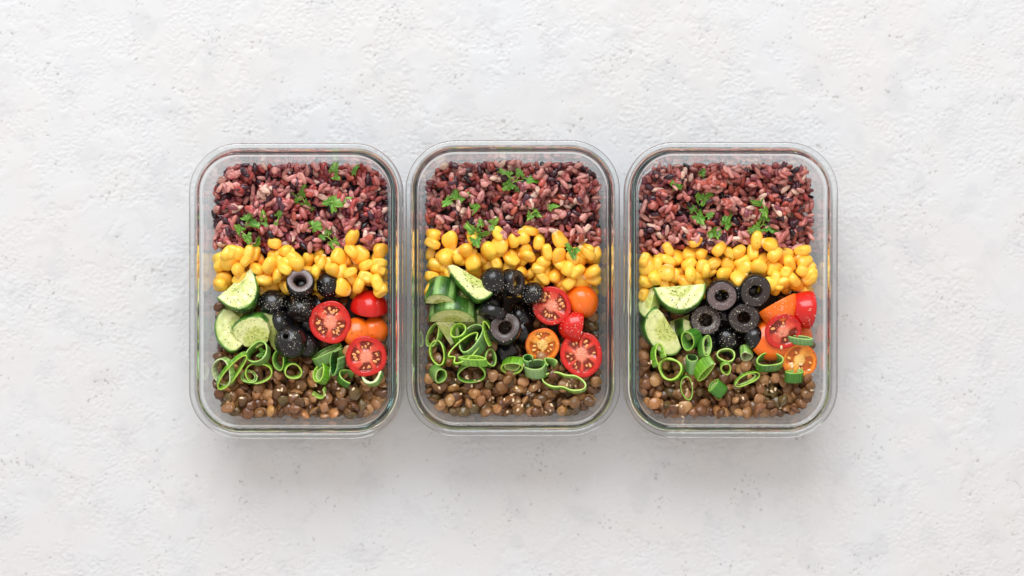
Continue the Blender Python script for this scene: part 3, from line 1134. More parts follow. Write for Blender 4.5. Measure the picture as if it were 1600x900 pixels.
# ---------------- middle container
c = 1
cucumber(c, half_disc(690, 515, 28, -60, 120), (0, 8), (690, 515), 9, 270, 20, 'pale cucumber piece low by the glass wall', sd=5)
cucumber(c, half_disc(738, 512, 26, 0, 180), (0, 8), (738, 512), 8, 270, 15, 'pale cucumber piece behind the scallion loops', sd=6)
cucumber(c, half_disc(735, 470, 26, 30, 210), (0, 8), (735, 470), 9, 200, 35, 'cucumber piece half hidden under the long spear', sd=7)
olive(c, 765, 520, 20, 60, 60, 'black olive piece low behind the upright ring', form='cap', sd=12)
olive(c, 815, 520, 21, 200, 65, 'black olive piece low beside the orange tomato half', form='cap', sd=13)
olive(c, 770, 470, 20, 10, 60, 'black olive piece low beside the cucumber spear', form='cap', sd=14)
cucumber(c, half_disc(761, 497, 22, 20, 160), (0, 8), (761, 497), 6, 250, 30, 'thin shaded cucumber sliver between olives', sd=8)
cucumber(c, half_disc(690, 466, 25, 0, 180), (0, 8), (690, 466), 13, 262, 48, 'chunky cucumber piece with striped rind by the glass wall', sd=9, peeled=.8)
cucumber(c, half_disc(707, 502, 37, 0, 180), (0, 8), (707, 502), 9, 268, 52, 'wide cucumber half slice with striped rind facing up', sd=10, peeled=.9)
cucumber(c, [(699, 418), (706, 416), (714, 419), (768, 451), (769, 461), (757, 470), (745, 472), (735, 465), (716, 445), (704, 430)], (3, 9), (752, 424), 12, 60, 8, 'long pale cucumber spear laid across the corn edge', rad=58, sd=11, dz=2)
olive(c, 770, 488, 21, 250, 75, 'black olive ring on edge under the cucumber spear', form='ring', flesh='dark', hpx=18, sd=15)
olive(c, 818, 492, 22, 40, 55, 'flat black olive piece in the middle of the dark gap', form='cap', hpx=14, sd=16)
olive(c, 832, 460, 19, 60, 30, 'small shiny black olive end left of the red tomato half', form='cap', hpx=22, sd=17)
olive(c, 799, 442, 20, 355, 55, 'black olive with its hole facing sideways, below the corn', form='ring', flesh='dark', hpx=26, hole=.5, sd=18)
olive(c, 773, 441, 22, 130, 30, 'broad black olive end under the corn edge', form='cap', hpx=26, sd=19)
olive(c, 796, 550, 19, 200, 50, 'black olive end above the bright scallion loop', form='pit', hpx=26, sd=20)
olive(c, 790, 513, 23, 110, 12, 'upright dark olive ring in the centre of the heap', form='ring', flesh='mid', hpx=22, hole=.44, sd=21, dz=2)
tomato(c, 905, 512, 26, 'red', 350, 102, 0, 'red cherry tomato piece, skin up, between orange and red halves', depth=1.25, sd=7, seeds=0, soft=75, dz=4)
tomato(c, 911, 470, 28, 'orange', 20, 168, 90, 'large orange cherry tomato half, skin up, by the glass wall', oval=.88, depth=.95, sd=8, seeds=0)
tomato(c, 862, 478, 30, 'red', 200, 10, 40, 'red cherry tomato half, cut face up, under the corn kernels', oval=1.03, nloc=3, seeds=13, sd=9)
tomato(c, 848, 540, 27, 'orange', 250, 9, 10, 'orange cherry tomato half, cut face up, left of the largest red half', nloc=3, seeds=9, sd=10)
tomato(c, 909, 554, 33, 'red', 170, 9, 15, 'largest red cherry tomato half, cut face up, beside the glass wall', oval=1.09, nloc=6, seeds=13, sd=11)

# ---------------- rightmost container
c = 2
cucumber(c, half_disc(1018, 478, 26, 80, 260), (0, 8), (1018, 478), 8, 150, 40, 'dark green cucumber slice standing at the glass wall', sd=12, dz=-4)
cucumber(c, half_disc(1066, 500, 30, 200, 380), (0, 8), (1066, 500), 8, 120, 25, 'shaded cucumber slice between two larger ones', sd=13, dz=-6)
olive(c, 1135, 490, 20, 60, 60, 'black olive piece low between the rings', form='cap', sd=23)
olive(c, 1180, 520, 20, 200, 65, 'black olive piece low beside the orange tomato', form='cap', sd=24)
olive(c, 1108, 535, 20, 10, 60, 'black olive piece low beside the scallions', form='cap', sd=25)
olive(c, 1128, 465, 16, 90, 8, 'added black olive cap darkening the hole of the greyish ring', form='cap', hpx=10, sd=35)  # extra cap, put in to keep the ring's hole dark
olive(c, 1180, 457, 18, 300, 10, 'added black olive cap darkening the hole of the ring by the orange tomato', form='cap', hpx=12, sd=33)  # added dark plug below the ring, hides the corn in its hole
olive(c, 1150, 460, 20, 300, 60, 'black olive piece low under the corn edge', form='cap', sd=26)
cucumber(c, [(1022, 479), (1031, 487), (1043, 506), (1056, 524), (1063, 542), (1056, 553), (1041, 555), (1022, 545), (1008, 528), (1001, 510), (1003, 494), (1011, 482)], (4, 12), (1040, 512), 10, 330, 12, 'tall cucumber half slice, rind towards the glass wall', sd=14, dz=3)
cucumber(c, [(1063, 500), (1078, 505), (1087, 516), (1080, 530), (1070, 536), (1061, 522)], (3, 6), (1086, 512), 10, 20, 20, 'small cucumber wedge with bright green rind', sd=15)
cucumber(c, [(1102, 446), (1099, 464), (1088, 479), (1068, 489), (1046, 485), (1031, 473), (1021, 452), (1060, 449)], (0, 6), (1061, 449), 10, 95, 10, 'wide cucumber half slice with pepper, flat edge under the corn', sd=16, dz=1)
olive(c, 1181, 528, 19, 20, 30, 'small dull olive end right of the shiny one', form='cap', hpx=18, sd=27)
olive(c, 1141, 531, 21, 110, 22, 'shiny black olive end below the rings', form='cap', hpx=24, sd=28)
olive(c, 1163, 495, 25, 240, 12, 'dark olive ring nearest the orange tomato', form='ring', flesh='dark', hpx=22, hole=.40, sd=29)
olive(c, 1178, 453, 25, 270, 14, 'dark olive ring under the corn, next to the orange tomato', form='ring', flesh='dark', hpx=24, hole=.42, sd=30)
olive(c, 1104, 501, 24, 90, 8, 'olive ring thickly dusted with pale seasoning', form='ring', flesh='mid', hpx=20, hole=.44, sd=31)
olive(c, 1127, 461, 23, 250, 14, 'greyish olive ring beside the wide cucumber half slice', form='ring', flesh='grey', hpx=22, hole=.46, sd=32, dz=1)
tomato(c, 1258, 525, 26, 'orange', 90, 165, 0, 'orange cherry tomato half wedged at the glass wall', sd=12, seeds=0)
tomato(c, 1207, 531, 34, 'orange', 250, 168, 0, 'large orange cherry tomato half, skin up, under the red one', depth=.6, sd=13, seeds=0, dz=-3)
tomato(c, 1214, 474, 33, 'orange', 118, 98, 0, 'orange cherry tomato piece with straight cut edge, skin up, near the corn', depth=1.1, sd=14, seeds=0, soft=70, dz=7)
tomato(c, 1266, 484, 30, 'red', 356, 98, 90, 'glossy red cherry tomato half on its side against the glass wall', depth=1.25, sd=15, seeds=0, soft=70)
tomato(c, 1221, 518, 29, 'red', 285, 20, 30, 'red cherry tomato half lying on the large orange one', depth=.6, nloc=2, seeds=3, sd=16, soft=90, cap=57)
tomato(c, 1252, 563, 27, 'orange', 240, 9, 60, 'orange cherry tomato half, cut face up, with sesame seeds', oval=1.03, nloc=2, seeds=4, sd=17, dz=2)

# ---------------- loose kernels on top, then lentils on top
for ci in range(3):
    (ox, oy, s), lst = TOPCORN[ci]
    for q, (X, Y) in enumerate(lst):
        x, y = L(ci, ox + X / s, oy + Y / s)
        R = rot_to(rng.uniform(0, 360), rng.choice([10, 35, 65, 85]) + rng.uniform(-8, 8), rng.uniform(0, 360))
        small('corn', ci, int(rng.integers(14)), 0, x, y, R, 62, cap=50)
    scatter('lentil', ci, 75, 585, 655, LW, lambda c_, x, y: lent_t(c_, x, y) + 2, K=6, flat=48, soft=82, over=4)

cucumber(0, [(393, 420), (400, 437), (404, 456), (401, 470), (392, 482), (378, 488), (359, 482), (341, 468)], (0, 7), (366, 443), 10, 100, 10, 'triangular cucumber slice with pepper, tip touching the corn', sd=4, soft=70, cap=54)

# ---------------- scallions
c = 0
scallion(c, 349, 581, 19, 25, 20, 5, 200, 25, 'pale scallion loop closest to the lower left glass corner', 2, sd=1)
scallion(c, 388, 590, 14, 12, 0, 3, 90, 10, 'small thin scallion loop behind the long slanted one', 1, sd=2)
scallion(c, 362, 580, 12, 37, -38, 5, 300, 22, 'long slanted scallion loop with a grooved side', 0, sd=3)
scallion(c, 403, 582, 22, 20, 10, 4, 270, 10, 'large round scallion ring lying on the lentils', 0, sd=4)
scallion(c, 404, 553, 20, 18, 30, 7, 120, 20, 'thick scallion ring with a parsley scrap inside, by the cucumber', 1, sd=5)
scallion(c, 438, 562, 12, 18, -10, 6, 200, 18, 'narrow upright scallion ring under the largest olive', 1, sd=6)
scallion(c, 457, 579, 15, 14, 0, 5, 320, 14, 'neat round scallion ring alone on the lentils', 0, sd=7)
scallion(c, 512, 556, 27, 14, 25, 7, 115, 58, 'wide dark scallion band under the speckled tomato half', 1, sd=8)
scallion(c, 520, 580, 7, 16, -12, 30 * PXMM * .5, 80, 40, 'upright pale green scallion strip below the wide band', 3, sd=9, arc=230)
scallion(c, 527, 565, 26, 10, 70, 6, 200, 40, 'straight ribbed scallion strip between the band and the curl', 3, sd=10, arc=300)
scallion(c, 502, 585, 12, 18, 0, 6, 150, 35, 'folded scallion loop left of the ribbed strip', 0, sd=11)
scallion(c, 541, 592, 13, 16, 30, 6, 60, 35, 'curled scallion piece left of the pale ring', 1, sd=12, arc=250)
scallion(c, 497, 612, 13, 12, 200, 4, 250, 25, 'thin open scallion curl on the lentils', 0, sd=13, arc=200)
scallion(c, 582, 588, 18, 15, 10, 6, 120, 18, 'pale round scallion ring overlapping the lower tomato half', 2, thick=1.8, sd=14)
c = 1
scallion(c, 678, 525, 12, 22, -20, 5, 180, 25, 'tall thin scallion loop against the left glass wall', 0, sd=21)
scallion(c, 684, 552, 13, 24, 15, 4, 150, 14, 'tall scallion loop under the first one by the glass wall', 0, sd=22)
scallion(c, 684, 584, 11, 14, 0, 8, 330, 30, 'small cup-like scallion ring at the lower left', 1, sd=23)
scallion(c, 740, 535, 17, 30, -30, 12, 120, 30, 'large dark scallion tube behind the wavy loop', 3, sd=24)
scallion(c, 718, 522, 14, 15, 0, 9, 110, 30, 'bright rolled scallion ring below the wide cucumber slice', 0, sd=25)
scallion(c, 727, 545, 17, 38, -50, 4, 60, 16, 'long wavy scallion loop across the heap', 0, sd=26, pinch=.35)
scallion(c, 767, 525, 9, 26, 20, 5, 200, 20, 'slim curved scallion strip left of the olive ring', 0, sd=27, arc=220)
scallion(c, 737, 582, 23, 18, 0, 5, 270, 18, 'dark round scallion ring lying on the lentils', 1, sd=28)
scallion(c, 765, 560, 10, 16, 0, 5, 30, 20, 'dark scallion ring holding a sesame seed', 1, sd=29)
scallion(c, 739, 563, 27, 7, -18, 5, 100, 55, 'bright ribbed scallion strip laid over the dark ring', 0, sd=30)
scallion(c, 801, 571, 20, 14, 15, 6, 250, 38, 'bright box-shaped scallion loop below the olives', 0, sd=31)
scallion(c, 826, 567, 9, 12, 20, 8, 100, 50, 'small dark ribbed scallion scrap under the orange half', 3, sd=32, arc=250)
scallion(c, 837, 577, 20, 13, 0, 8, 100, 45, 'pale striped scallion roll under the orange half', 3, sd=33)
scallion(c, 858, 570, 13, 10, 0, 6, 60, 40, 'small green scallion curl beside the largest tomato half', 1, sd=34, arc=240)
scallion(c, 882, 597, 36, 17, -14, 5, 110, 16, 'long dented scallion loop below the largest tomato half', 0, sd=35, pinch=.3)
c = 2
scallion(c, 1028, 558, 13, 22, 0, 5, 30, 35, 'thin arched scallion strip over the tall cucumber slice', 0, sd=41, arc=230)
scallion(c, 1081, 530, 13, 18, 0, 9, 200, 35, 'dark rolled scallion below the small cucumber wedge', 1, sd=42)
scallion(c, 1101, 541, 10, 18, -15, 6, 30, 25, 'upright scallion loop with a sesame seed', 1, sd=43)
scallion(c, 1050, 578, 21, 19, 0, 8, 150, 12, 'fat double scallion ring, brightest in its heap', 0, sd=44, thick=1.4)
scallion(c, 1082, 570, 10, 14, 0, 10, 90, 55, 'pale striped scallion tube end beside the fat ring', 3, sd=45)
scallion(c, 1098, 575, 9, 22, -25, 8, 300, 45, 'square-cut scallion band leaning beside the tube end', 0, sd=46)
scallion(c, 1074, 606, 10, 23, 8, 3, 270, 8, 'thin upright oval scallion loop on the lentils', 1, sd=47, thick=.8)
scallion(c, 1135, 575, 9, 12, 0, 4, 270, 20, 'small scallion loop hanging below the round one', 0, sd=48)
scallion(c, 1136, 557, 15, 13, 0, 5, 90, 14, 'round scallion ring below the shiny olive end', 0, sd=49)
scallion(c, 1168, 552, 11, 13, 0, 6, 270, 45, 'curled ribbed scallion roll left of the striped ring', 2, sd=50)
scallion(c, 1201, 566, 22, 15, 5, 7, 90, 30, 'wide scallion ring with striped outside below the orange half', 1, sd=51)
scallion(c, 1167, 592, 22, 10, 27, 3, 300, 10, 'very thin slanted scallion loop on the lentils', 0, sd=52, thick=.8)
scallion(c, 1122, 608, 9, 13, -25, 9, 140, 60, 'short green scallion tube on the lentils', 1, sd=53)
scallion(c, 1241, 588, 15, 8, 5, 7, 90, 55, 'dark scallion ring under the cut orange half', 1, sd=54)
scallion(c, 1246, 531, 22, 5, -20, 5, 100, 50, 'straight scallion strip lying across the red tomato half', 3, sd=55)

# ---------------- choose which loose pieces are objects of their own
vis = np.zeros(len(pieces), dtype=int)
for pl in piles:
    ids = pl.ID[(pl.ID >= 0) & (pl.ID < 100000)]
    vis += np.bincount(ids, minlength=len(pieces))
SIDE = ('leftmost', 'middle', 'rightmost')
for o, pid, ci in heroes:                      # pieces that ended up wholly covered
    if (piles[ci].ID == pid).sum() < 6:
        for ch in list(o.children):
            bpy.data.objects.remove(ch)
        bpy.data.objects.remove(o)
single = set()


def zone(p):
    """where in its band a loose piece lies"""
    wx = 'left end' if p['x'] < -38 else 'left half' if p['x'] < -12 else 'centre' if p['x'] < 12 else 'right half' if p['x'] < 38 else 'right end'
    py = 450 - (p['y'] + CX[p['ci']][1]) * FPX / (CAM_H - 40)
    lo, hi = {'rice': (300, 345), 'corn': (402, 428), 'lentil': (598, 626)}[p['kind']]
    wy = 'far row' if py < lo else 'middle row' if py < hi else 'near row'
    return '%s, %s' % (wy, wx)


for kind, lim in (('rice', 300), ('lentil', 300), ('corn', 300)):
    idx = [i for i, p in enumerate(pieces) if p['kind'] == kind and vis[i] > 3]
    idx.sort(key=lambda i: -vis[i])
    single.update(idx[:lim])
for i, p in enumerate(pieces):
    if i not in single:
        continue
    kind, ci = p['kind'], p['ci']
    me = lib[kind][p['k']][3][p['c']]
    if kind == 'rice':
        o = obj('rice_grain', me, None, '%s rice grain, %s of the rice heap, %s container' % (RICE_WORD[p['c']], zone(p), SIDE[ci]), 'rice grain',
                '%s rice grains of the %s container' % (RICE_WORD[p['c']], SIDE[ci]))
    elif kind == 'lentil':
        o = obj('lentil', me, None, '%s lentil, %s of the lentil heap, %s container' % (LENT_WORD[p['c']], zone(p), SIDE[ci]), 'lentil',
                '%s lentils of the %s container' % (LENT_WORD[p['c']], SIDE[ci]))
    else:
        o = obj('corn_kernel', me, None, 'yellow corn kernel, %s of the corn band, %s container' % (zone(p), SIDE[ci]), 'corn kernel', 'corn kernels of the %s container' % SIDE[ci])
    o.matrix_world = mat4(p['R'], p['x'], p['y'], p['z'], ci)

# the rest of each heap, with its bulk, as one mass
for ci in range(3):
    for kind, nm, words in (('rice', 'rice', RICE), ('lentil', 'lentils', LENT)):
        v, f = beds[(ci, kind)]
        V, F, MI = [np.asarray(v) + np.array([CX[ci][0], CX[ci][1], .2])], [list(map(tuple, f))], [np.zeros(len(f), int)]
        base = len(v)
        FF = list(f)
        MIX = [0] * len(f)
        for i, p in enumerate(pieces):
            if i in single or p['ci'] != ci or p['kind'] != kind:
                continue
            pv, pf = lib[kind][p['k']][0], lib[kind][p['k']][1]
            V.append(pv @ np.asarray(p['R']).T + np.array([p['x'] + CX[ci][0], p['y'] + CX[ci][1], p['z'] + .2]))
            FF += [tuple(a + base for a in q) for q in pf]
            MIX += [p['c'] + 1] * len(pf)
            base += len(pv)
        me = mesh(nm, np.vstack(V), FF, [M['bed_' + kind]] + [M['%s%d' % (kind, k)] for k in range(len(words))], MIX)
        obj(nm, me, None, 'mass of cooked %s filling the %s container' % ('dark red rice' if kind == 'rice' else 'brown lentils', SIDE[ci]), nm, None, 'stuff')

bpy.context.view_layer.update()
dg = bpy.context.evaluated_depsgraph_get()


def cast(ci, x, y):
    """top surface under a container-local point: (z mm, normal) or None"""
    ok, loc, nr, _, ob, _ = sc.ray_cast(dg, Vector(((x + CX[ci][0]) * MM, (y + CX[ci][1]) * MM, .09)), Vector((0, 0, -1)))
    if not ok or ob.name.startswith(('glass', 'table')):
        return None
    return loc.z / MM - .2, nr, ob


# ------------------------------------------------------------------ parsley
def leaflet_mesh(seed, size):
    """a lobed, toothed leaflet: stalk end at the origin, tip towards +x, real thickness"""
    r = np.random.default_rng(seed + 77)
    na, nr_ = 61, 7
    th = np.linspace(-2.25, 2.25, na)
    lob = .58 + .42 * np.abs(np.cos(th * 1.36)) ** .6
    lob *= 1 - .22 * np.abs(th) / 2.25
    teeth = 1 + .11 * np.sin(th * 9.5 + r.uniform(0, 6)) + .07 * np.sin(th * 19 + r.uniform(0, 6))
    lob *= 1 + .28 * np.exp(-(th / .5) ** 2) + r.uniform(-.18, .12) * np.exp(-((th - 1.9) / .5) ** 2) + r.uniform(-.18, .12) * np.exp(-((th + 1.9) / .5) ** 2)
    rad = size * lob * teeth * (1 + .16 * r.normal(size=na).cumsum() / 8)
    v, c = [], []
    fold, curl = r.uniform(.05, .6), r.uniform(-1.3, .5)
    g0, g1, g2 = srt((58, 112, 30)), srt((116, 170, 52)), srt((178, 208, 108))
    for k in range(nr_):
        t = (k + .35) / (nr_ - 1 + .35)
        x = rad * t * np.cos(th) * .95
        y = rad * t * np.sin(th) * .9
        z = fold * np.abs(y) + curl * (x * x + y * y) / size * .5 + .06 * size * t * np.sin(th * 7 + seed) + .05 * size * np.sin(x * 1.3 + seed)
        v.append(np.stack([x, y, z], 1))
        vein = np.exp(-(np.sin(th * 1.36) / .13) ** 2)
        cc = lerp(np.tile(g0, (na, 1)), np.tile(g1, (na, 1)), np.clip(.25 + .5 * t + .2 * np.sin(th * 9), 0, 1))
        cc = lerp(cc, np.tile(g2, (na, 1)), vein * .55)
        c.append(cc)
    top = np.vstack(v)
    cols = np.vstack(c)
    bot = top.copy()
    bot[:, 2] -= .28
    n0 = len(top)
    f = grid_faces(na, nr_, False) + [q[::-1] for q in grid_faces(na, nr_, False, base=n0)]
    # rim
    for a in range(na - 1):
        i = (nr_ - 1) * na + a
        f.append((i + 1, i, n0 + i, n0 + i + 1))
        f.append((a, a + 1, n0 + a + 1, n0 + a))
    f.append(tuple(range(na))[::-1])
    return np.vstack([top, bot]), f, np.vstack([cols, lerp(cols, np.tile(g2, (n0, 1)), np.full(n0, .45))])


def stem_mesh(pts, r0=.42, r1=.28):
    v = []
    n = 7
    pts = [Vector(p) for p in pts]
    for i, p in enumerate(pts):
        d = (pts[min(i + 1, len(pts) - 1)] - pts[max(i - 1, 0)]).normalized()
        a = d.cross(Vector((0, 0, 1))).normalized()
        b = d.cross(a)
        rr = r0 + (r1 - r0) * i / (len(pts) - 1)
        for k in range(n):
            t = 2 * math.pi * k / n
            v.append(tuple(p + a * (rr * math.cos(t)) + b * (rr * math.sin(t))))
    f = grid_faces(n, len(pts))
    f.append(tuple(range(n))[::-1])
    f.append(tuple(range(n * (len(pts) - 1), n * len(pts))))
    return mesh('stem', v, f, [M['stem']])


pcount = 0


def parsley(ci, px, py, size, leaves, label, tilt=26):
    """leaves: list of (dx px, dy px, direction deg, scale); size in pixels across a leaflet"""
    global pcount
    x, y = L(ci, px, py, 44)
    hs = []
    for dx in (-4, 0, 4):
        for dy in (-4, 0, 4):
            h = cast(ci, x + dx * .8, y + dy * .8)
            if h:
                hs.append(h[0])
    z = float(np.percentile(hs, 85)) if hs else 42.0
    root = bpy.data.objects.new('parsley_sprig' if len(leaves) > 1 else 'parsley_leaf', None)
    col.objects.link(root)
    root.empty_display_size = .01
    root.matrix_world = mat4(rot_to(random.uniform(0, 360), random.uniform(0, 8), 0), x, y, z + .7, ci)
    tag(root, '%s, %s container' % (label, SIDE[ci]), 'parsley', 'parsley scraps')
    for dx, dy, dr, s in leaves:
        pcount += 1
        sz = size * PXMM * s * random.uniform(.85, 1.05)
        v, f, cc = leaflet_mesh(pcount, sz)
        o = obj('leaflet', mesh('leaflet', v, f, [M['parsley']], cols=cc), root)
        a = math.radians(dr)
        o.matrix_local = Matrix.Translation(Vector((dx * PXMM * MM, -dy * PXMM * MM, random.uniform(.2, .9) * MM))) @ Matrix.Rotation(a, 4, 'Z') @ \
            Matrix.Rotation(math.radians(random.gauss(0, tilt)), 4, 'X') @ Matrix.Rotation(math.radians(random.gauss(-6, tilt * .7)), 4, 'Y')
        e = Vector((dx * PXMM, -dy * PXMM, .2))
        back = e - Vector((math.cos(a), math.sin(a), 0)) * sz * .55
        st0 = Vector((0, 0, -.1)) if len(leaves) > 1 else back
        if (e - st0).length > 1:
            midp = (e + st0) / 2 + Vector((.3, .3, .5))
            obj('stem', stem_mesh([st0, midp, e, e + Vector((math.cos(a), math.sin(a), 0)) * sz * .25]), root)


c = 0
parsley(c, 470, 308, 15, [(-6, 6, 150, .6), (2, -4, 75, .9), (6, 10, -60, 1.0)], 'bright three-lobed parsley sprig near the middle of the rice')
parsley(c, 523, 316, 17, [(-4, 2, 20, 1.05), (-8, 0, 190, .7)], 'broad parsley leaf right of the middle of the rice')
parsley(c, 388, 346, 17, [(-2, -2, 50, .9), (4, 4, -20, .9)], 'large parsley scrap on the left of the rice')
parsley(c, 381, 365, 13, [(-4, -4, 140, .9), (6, 4, -70, .9)], 'yellowish parsley scrap below the large one on the left')
parsley(c, 413, 341, 12, [(0, 0, 100, .9), (2, 6, -40, .7)], 'dark parsley scrap beside the large one')
parsley(c, 434, 341, 11, [(0, -4, 60, 1), (-2, 9, -120, .8)], 'small pair of parsley leaflets in the rice')
parsley(c, 495, 353, 14, [(-6, 2, 20, 1)], 'pale rounded parsley leaf above the corn')
parsley(c, 512, 371, 14, [(-6, -2, 160, .8), (0, -8, 80, .7), (6, 6, -50, 1)], 'pale three-leaf parsley sprig at the rice edge')
parsley(c, 402, 380, 13, [(-4, 4, 35, 1.1)], 'parsley leaf lying at the boundary of rice and corn')
parsley(c, 521, 270, 12, [(0, -4, 80, .9), (2, 5, -30, .9)], 'curly parsley scrap at the far edge of the rice')
parsley(c, 554, 267, 11, [(-2, 2, 60, .9)], 'tiny parsley scrap at the far right of the rice')
parsley(c, 405, 552, 11, [(0, 0, -20, .9), (2, 3, -100, .8)], 'parsley scrap inside a scallion ring')
c = 1
parsley(c, 806, 283, 16, [(-12, -8, 150, 1.0), (-8, 4, 215, .9), (6, -10, 80, .8), (16, 0, 10, 1.0), (9, 12, -70, 1.0)], 'largest parsley sprig, five leaflets, at the far edge of the rice')
parsley(c, 708, 312, 13, [(-6, 2, 215, .9), (2, -4, 80, .9), (10, -2, 30, .8)], 'yellow-green parsley sprig on the left of the rice')
parsley(c, 748, 326, 14, [(-6, 2, 10, 1)], 'single flat parsley leaf left of the middle')
parsley(c, 834, 331, 14, [(0, -2, 40, .9), (-6, 6, 230, .8), (2, 2, -30, .6)], 'rounded parsley scrap right of the middle of the rice')
parsley(c, 864, 322, 10, [(-4, 2, 30, 1)], 'small smooth parsley leaf on the right of the rice')
parsley(c, 746, 367, 17, [(-5, -5, 140, .9), (4, -1, 0, 1), (-2, 8, -80, .8)], 'pale parsley sprig lying on the corn')
parsley(c, 770, 348, 12, [(0, 2, 30, 1), (-2, 6, -70, .6)], 'parsley scrap just above the corn')
parsley(c, 753, 350, 11, [(-1, 2, 100, .9)], 'narrow parsley leaf above the corn')
parsley(c, 894, 391, 13, [(-2, 0, 120, .8), (2, 2, 20, .8), (0, 4, -70, .8)], 'dark curly parsley scrap on the corn at the right')
c = 2
parsley(c, 1098, 312, 15, [(-6, 0, 140, .8), (2, 0, 0, .9), (10, -6, 40, .8)], 'wide parsley sprig in the middle of the rice')
parsley(c, 1058, 292, 12, [(-2, 0, -10, 1), (-8, -6, 130, .6)], 'parsley leaf on the left of the rice')
parsley(c, 1090, 332, 14, [(-4, -4, 120, .8), (2, 4, -50, 1)], 'slender parsley scrap below the wide sprig')
parsley(c, 1108, 337, 10, [(0, 0, 20, 1)], 'small parsley leaf beside the slender scrap')
parsley(c, 1120, 360, 13, [(-2, 0, 200, .9), (0, 3, -90, .9)], 'pale parsley leaf just above the corn')
parsley(c, 1137, 346, 13, [(-2, 2, 70, 1), (2, 4, -110, .8)], 'folded parsley leaf beside the pale one')
parsley(c, 1192, 322, 13, [(-4, -4, 170, .9), (2, 6, -60, .9)], 'upper parsley scrap of the pair on the right')
parsley(c, 1193, 350, 17, [(2, -8, 90, .8), (-6, 6, 190, .8), (5, 4, -15, 1)], 'dark parsley sprig below the upper scrap on the right')
parsley(c, 1096, 272, 9, [(0, 0, 60, 1)], 'tiny parsley scrap at the far edge of the rice')
parsley(c, 1171, 360, 9, [(0, 0, 20, 1)], 'tiny parsley scrap beside the dark sprig')

bpy.context.view_layer.update()
dg = bpy.context.evaluated_depsgraph_get()

# ------------------------------------------------------------------ sesame seeds
ses_v, ses_f = blob(9, 6, lambda d: np.stack([d[:, 0] * 1.5, d[:, 1] * .85 * (1 - .35 * d[:, 0]), d[:, 2] * .5], 1))
ses_me = mesh('sesame_seed', ses_v, ses_f, [M['sesame']])
SES = {0: [(401, 587), (391, 581), (359, 615), (377, 622), (426, 608), (435, 610), (454, 618), (465, 605), (541, 566), (552, 608), (524, 597), (492, 603), (508, 617), (440, 609), (497, 613), (528, 608), (463, 618)],
       1: [(766, 555), (713, 574), (712, 594), (710, 602), (716, 612), (720, 616), (730, 591), (737, 603), (729, 588), (742, 594), (748, 595), (765, 625), (770, 623), (788, 624), (793, 643), (818, 570), (807, 606), (826, 612), (830, 614), (843, 611), (802, 616),
           (799, 618), (810, 628), (816, 634), (809, 641), (862, 633), (853, 645), (891, 603), (894, 606), (900, 604), (886, 601), (889, 596), (802, 625), (834, 605), (687, 606), (860, 642), (770, 630)],
       2: [(1101, 543), (1016, 565), (1015, 568), (1069, 597), (1074, 596), (1075, 609), (1068, 599), (1053, 603), (1057, 633), (1065, 635), (1068, 652), (1114, 568), (1236, 568), (1250, 569), (1249, 576), (1263, 578), (1269, 584), (1237, 573), (1194, 601), (1202, 602), (1207, 598),
           (1201, 611), (1207, 612), (1213, 609), (1157, 612), (1222, 638), (1269, 610), (1218, 542), (1146, 597), (1160, 622), (1144, 576), (1082, 600)]}
for ci, lst in SES.items():
    for px, py in lst:
        x, y = L(ci, px, py, 40)
        h = cast(ci, x, y)
        if not h:
            continue
        z, nr, ob = h
        nrm = (Vector((0, 0, 1)) * .5 + nr).normalized()
        q = Vector((0, 0, 1)).rotation_difference(nrm).to_matrix() @ Matrix.Rotation(random.uniform(0, 6.28), 3, 'Z')
        o = obj('sesame_seed', ses_me, None, 'pale sesame seed sprinkled on the lentils and scallions, %s container' % SIDE[ci], 'sesame seed', 'sesame seeds of the %s container' % SIDE[ci])
        m = mat4(np.array(q), x, y, z + .35, ci)
        o.matrix_world = m @ Matrix.Scale(random.uniform(.85, 1.1), 4)


# ------------------------------------------------------------------ pepper and pale seasoning: uncountable specks
def specks(name, label, mat, spots, ci, smin, smax):
    base_v = np.array([(1, 0, 0), (-.8, .7, .1), (-.6, -.8, 0), (.1, .1, .8), (0, 0, -.6)])
    base_f = [(0, 1, 3), (1, 2, 3), (2, 0, 3), (1, 0, 4), (2, 1, 4), (0, 2, 4)]
    V, F = [], []
    for x, y in spots:
        h = cast(ci, x, y)
        if not h or h[2].name.startswith('sesame'):
            continue
        s = random.uniform(smin, smax) * (1.6 if random.random() < .06 else 1)
        a = random.uniform(0, 6.28)
        b = base_v * s * np.array([1, random.uniform(.5, 1), .8])
        R = np.array([[math.cos(a), -math.sin(a), 0], [math.sin(a), math.cos(a), 0], [0, 0, 1]])
        V.append(b @ R.T + np.array([x + CX[ci][0], y + CX[ci][1], h[0] + .2 + s * .2]))
        F += [tuple(k + 5 * (len(V) - 1) for k in q) for q in base_f]
    obj(name, mesh(name, np.vstack(V), F, [mat], smooth=False), None, label, name.replace('_', ' '), None, 'stuff')


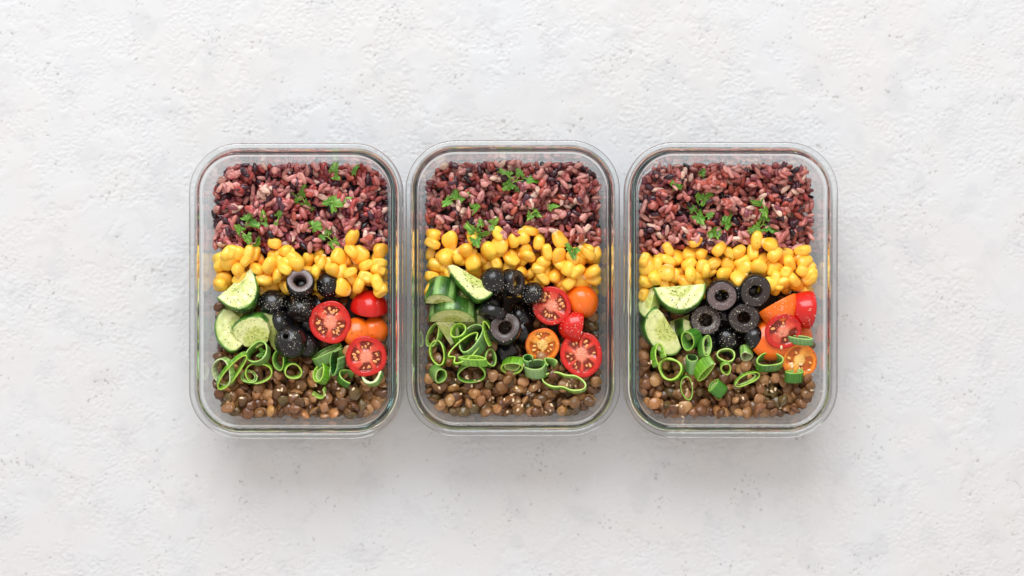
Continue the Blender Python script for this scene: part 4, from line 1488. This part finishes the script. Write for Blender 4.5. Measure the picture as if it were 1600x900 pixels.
PEP = {0: [(372, 462, 26, 22, 60), (375, 520, 34, 26, 60), (430, 510, 16, 22, 30), (560, 525, 40, 30, 22), (470, 445, 80, 20, 14)],
       1: [(735, 445, 28, 22, 80), (690, 470, 20, 26, 45), (710, 495, 34, 18, 26), (860, 490, 28, 34, 24), (850, 540, 24, 22, 14), (700, 400, 30, 24, 14), (915, 530, 26, 40, 18)],
       2: [(1062, 468, 34, 16, 70), (1034, 518, 24, 30, 26), (1020, 440, 26, 24, 22), (1220, 520, 30, 30, 24), (1110, 400, 70, 26, 14), (1250, 560, 24, 24, 10)]}
SALT = {0: [(424, 473, 24, 14, 120), (470, 480, 24, 26, 110), (460, 532, 26, 24, 60), (512, 450, 18, 14, 26), (516, 504, 33, 33, 60), (380, 484, 26, 8, 24), (575, 557, 26, 26, 12), (480, 460, 24, 14, 30)],
        1: [(790, 450, 34, 26, 90), (830, 465, 20, 24, 90), (865, 478, 28, 32, 70), (800, 495, 40, 26, 50), (905, 500, 26, 30, 60), (790, 515, 22, 22, 12), (850, 530, 24, 16, 30), (910, 545, 28, 24, 20), (720, 500, 40, 20, 14)],
        2: [(1104, 501, 22, 22, 260), (1127, 465, 20, 20, 70), (1163, 495, 26, 24, 90), (1178, 455, 22, 20, 36), (1142, 530, 26, 18, 80), (1215, 485, 28, 22, 50), (1262, 495, 20, 22, 24), (1065, 482, 30, 10, 30), (1220, 518, 26, 24, 20), (1085, 500, 30, 30, 24)]}
for ci in range(3):
    for name, label, mat, D, a, b in (('ground_pepper', 'coarse black pepper specks over the vegetables, %s container', M['pepper'], PEP, .26, .62),
                                      ('pale_seasoning', 'pale seasoning specks over olives and tomatoes, %s container', M['salt'], SALT, .20, .50)):
        spots = []
        for px, py, sx, sy, cnt in D[ci]:
            for _ in range(cnt):
                u, w = rng.normal(0, .55, 2)
                spots.append(L(ci, px + u * sx, py + w * sy, 44))
        specks(name, label % SIDE[ci], mat, spots, ci, a, b)

print('pieces', len(pieces), 'singles', len(single), 'objects', len(sc.objects))
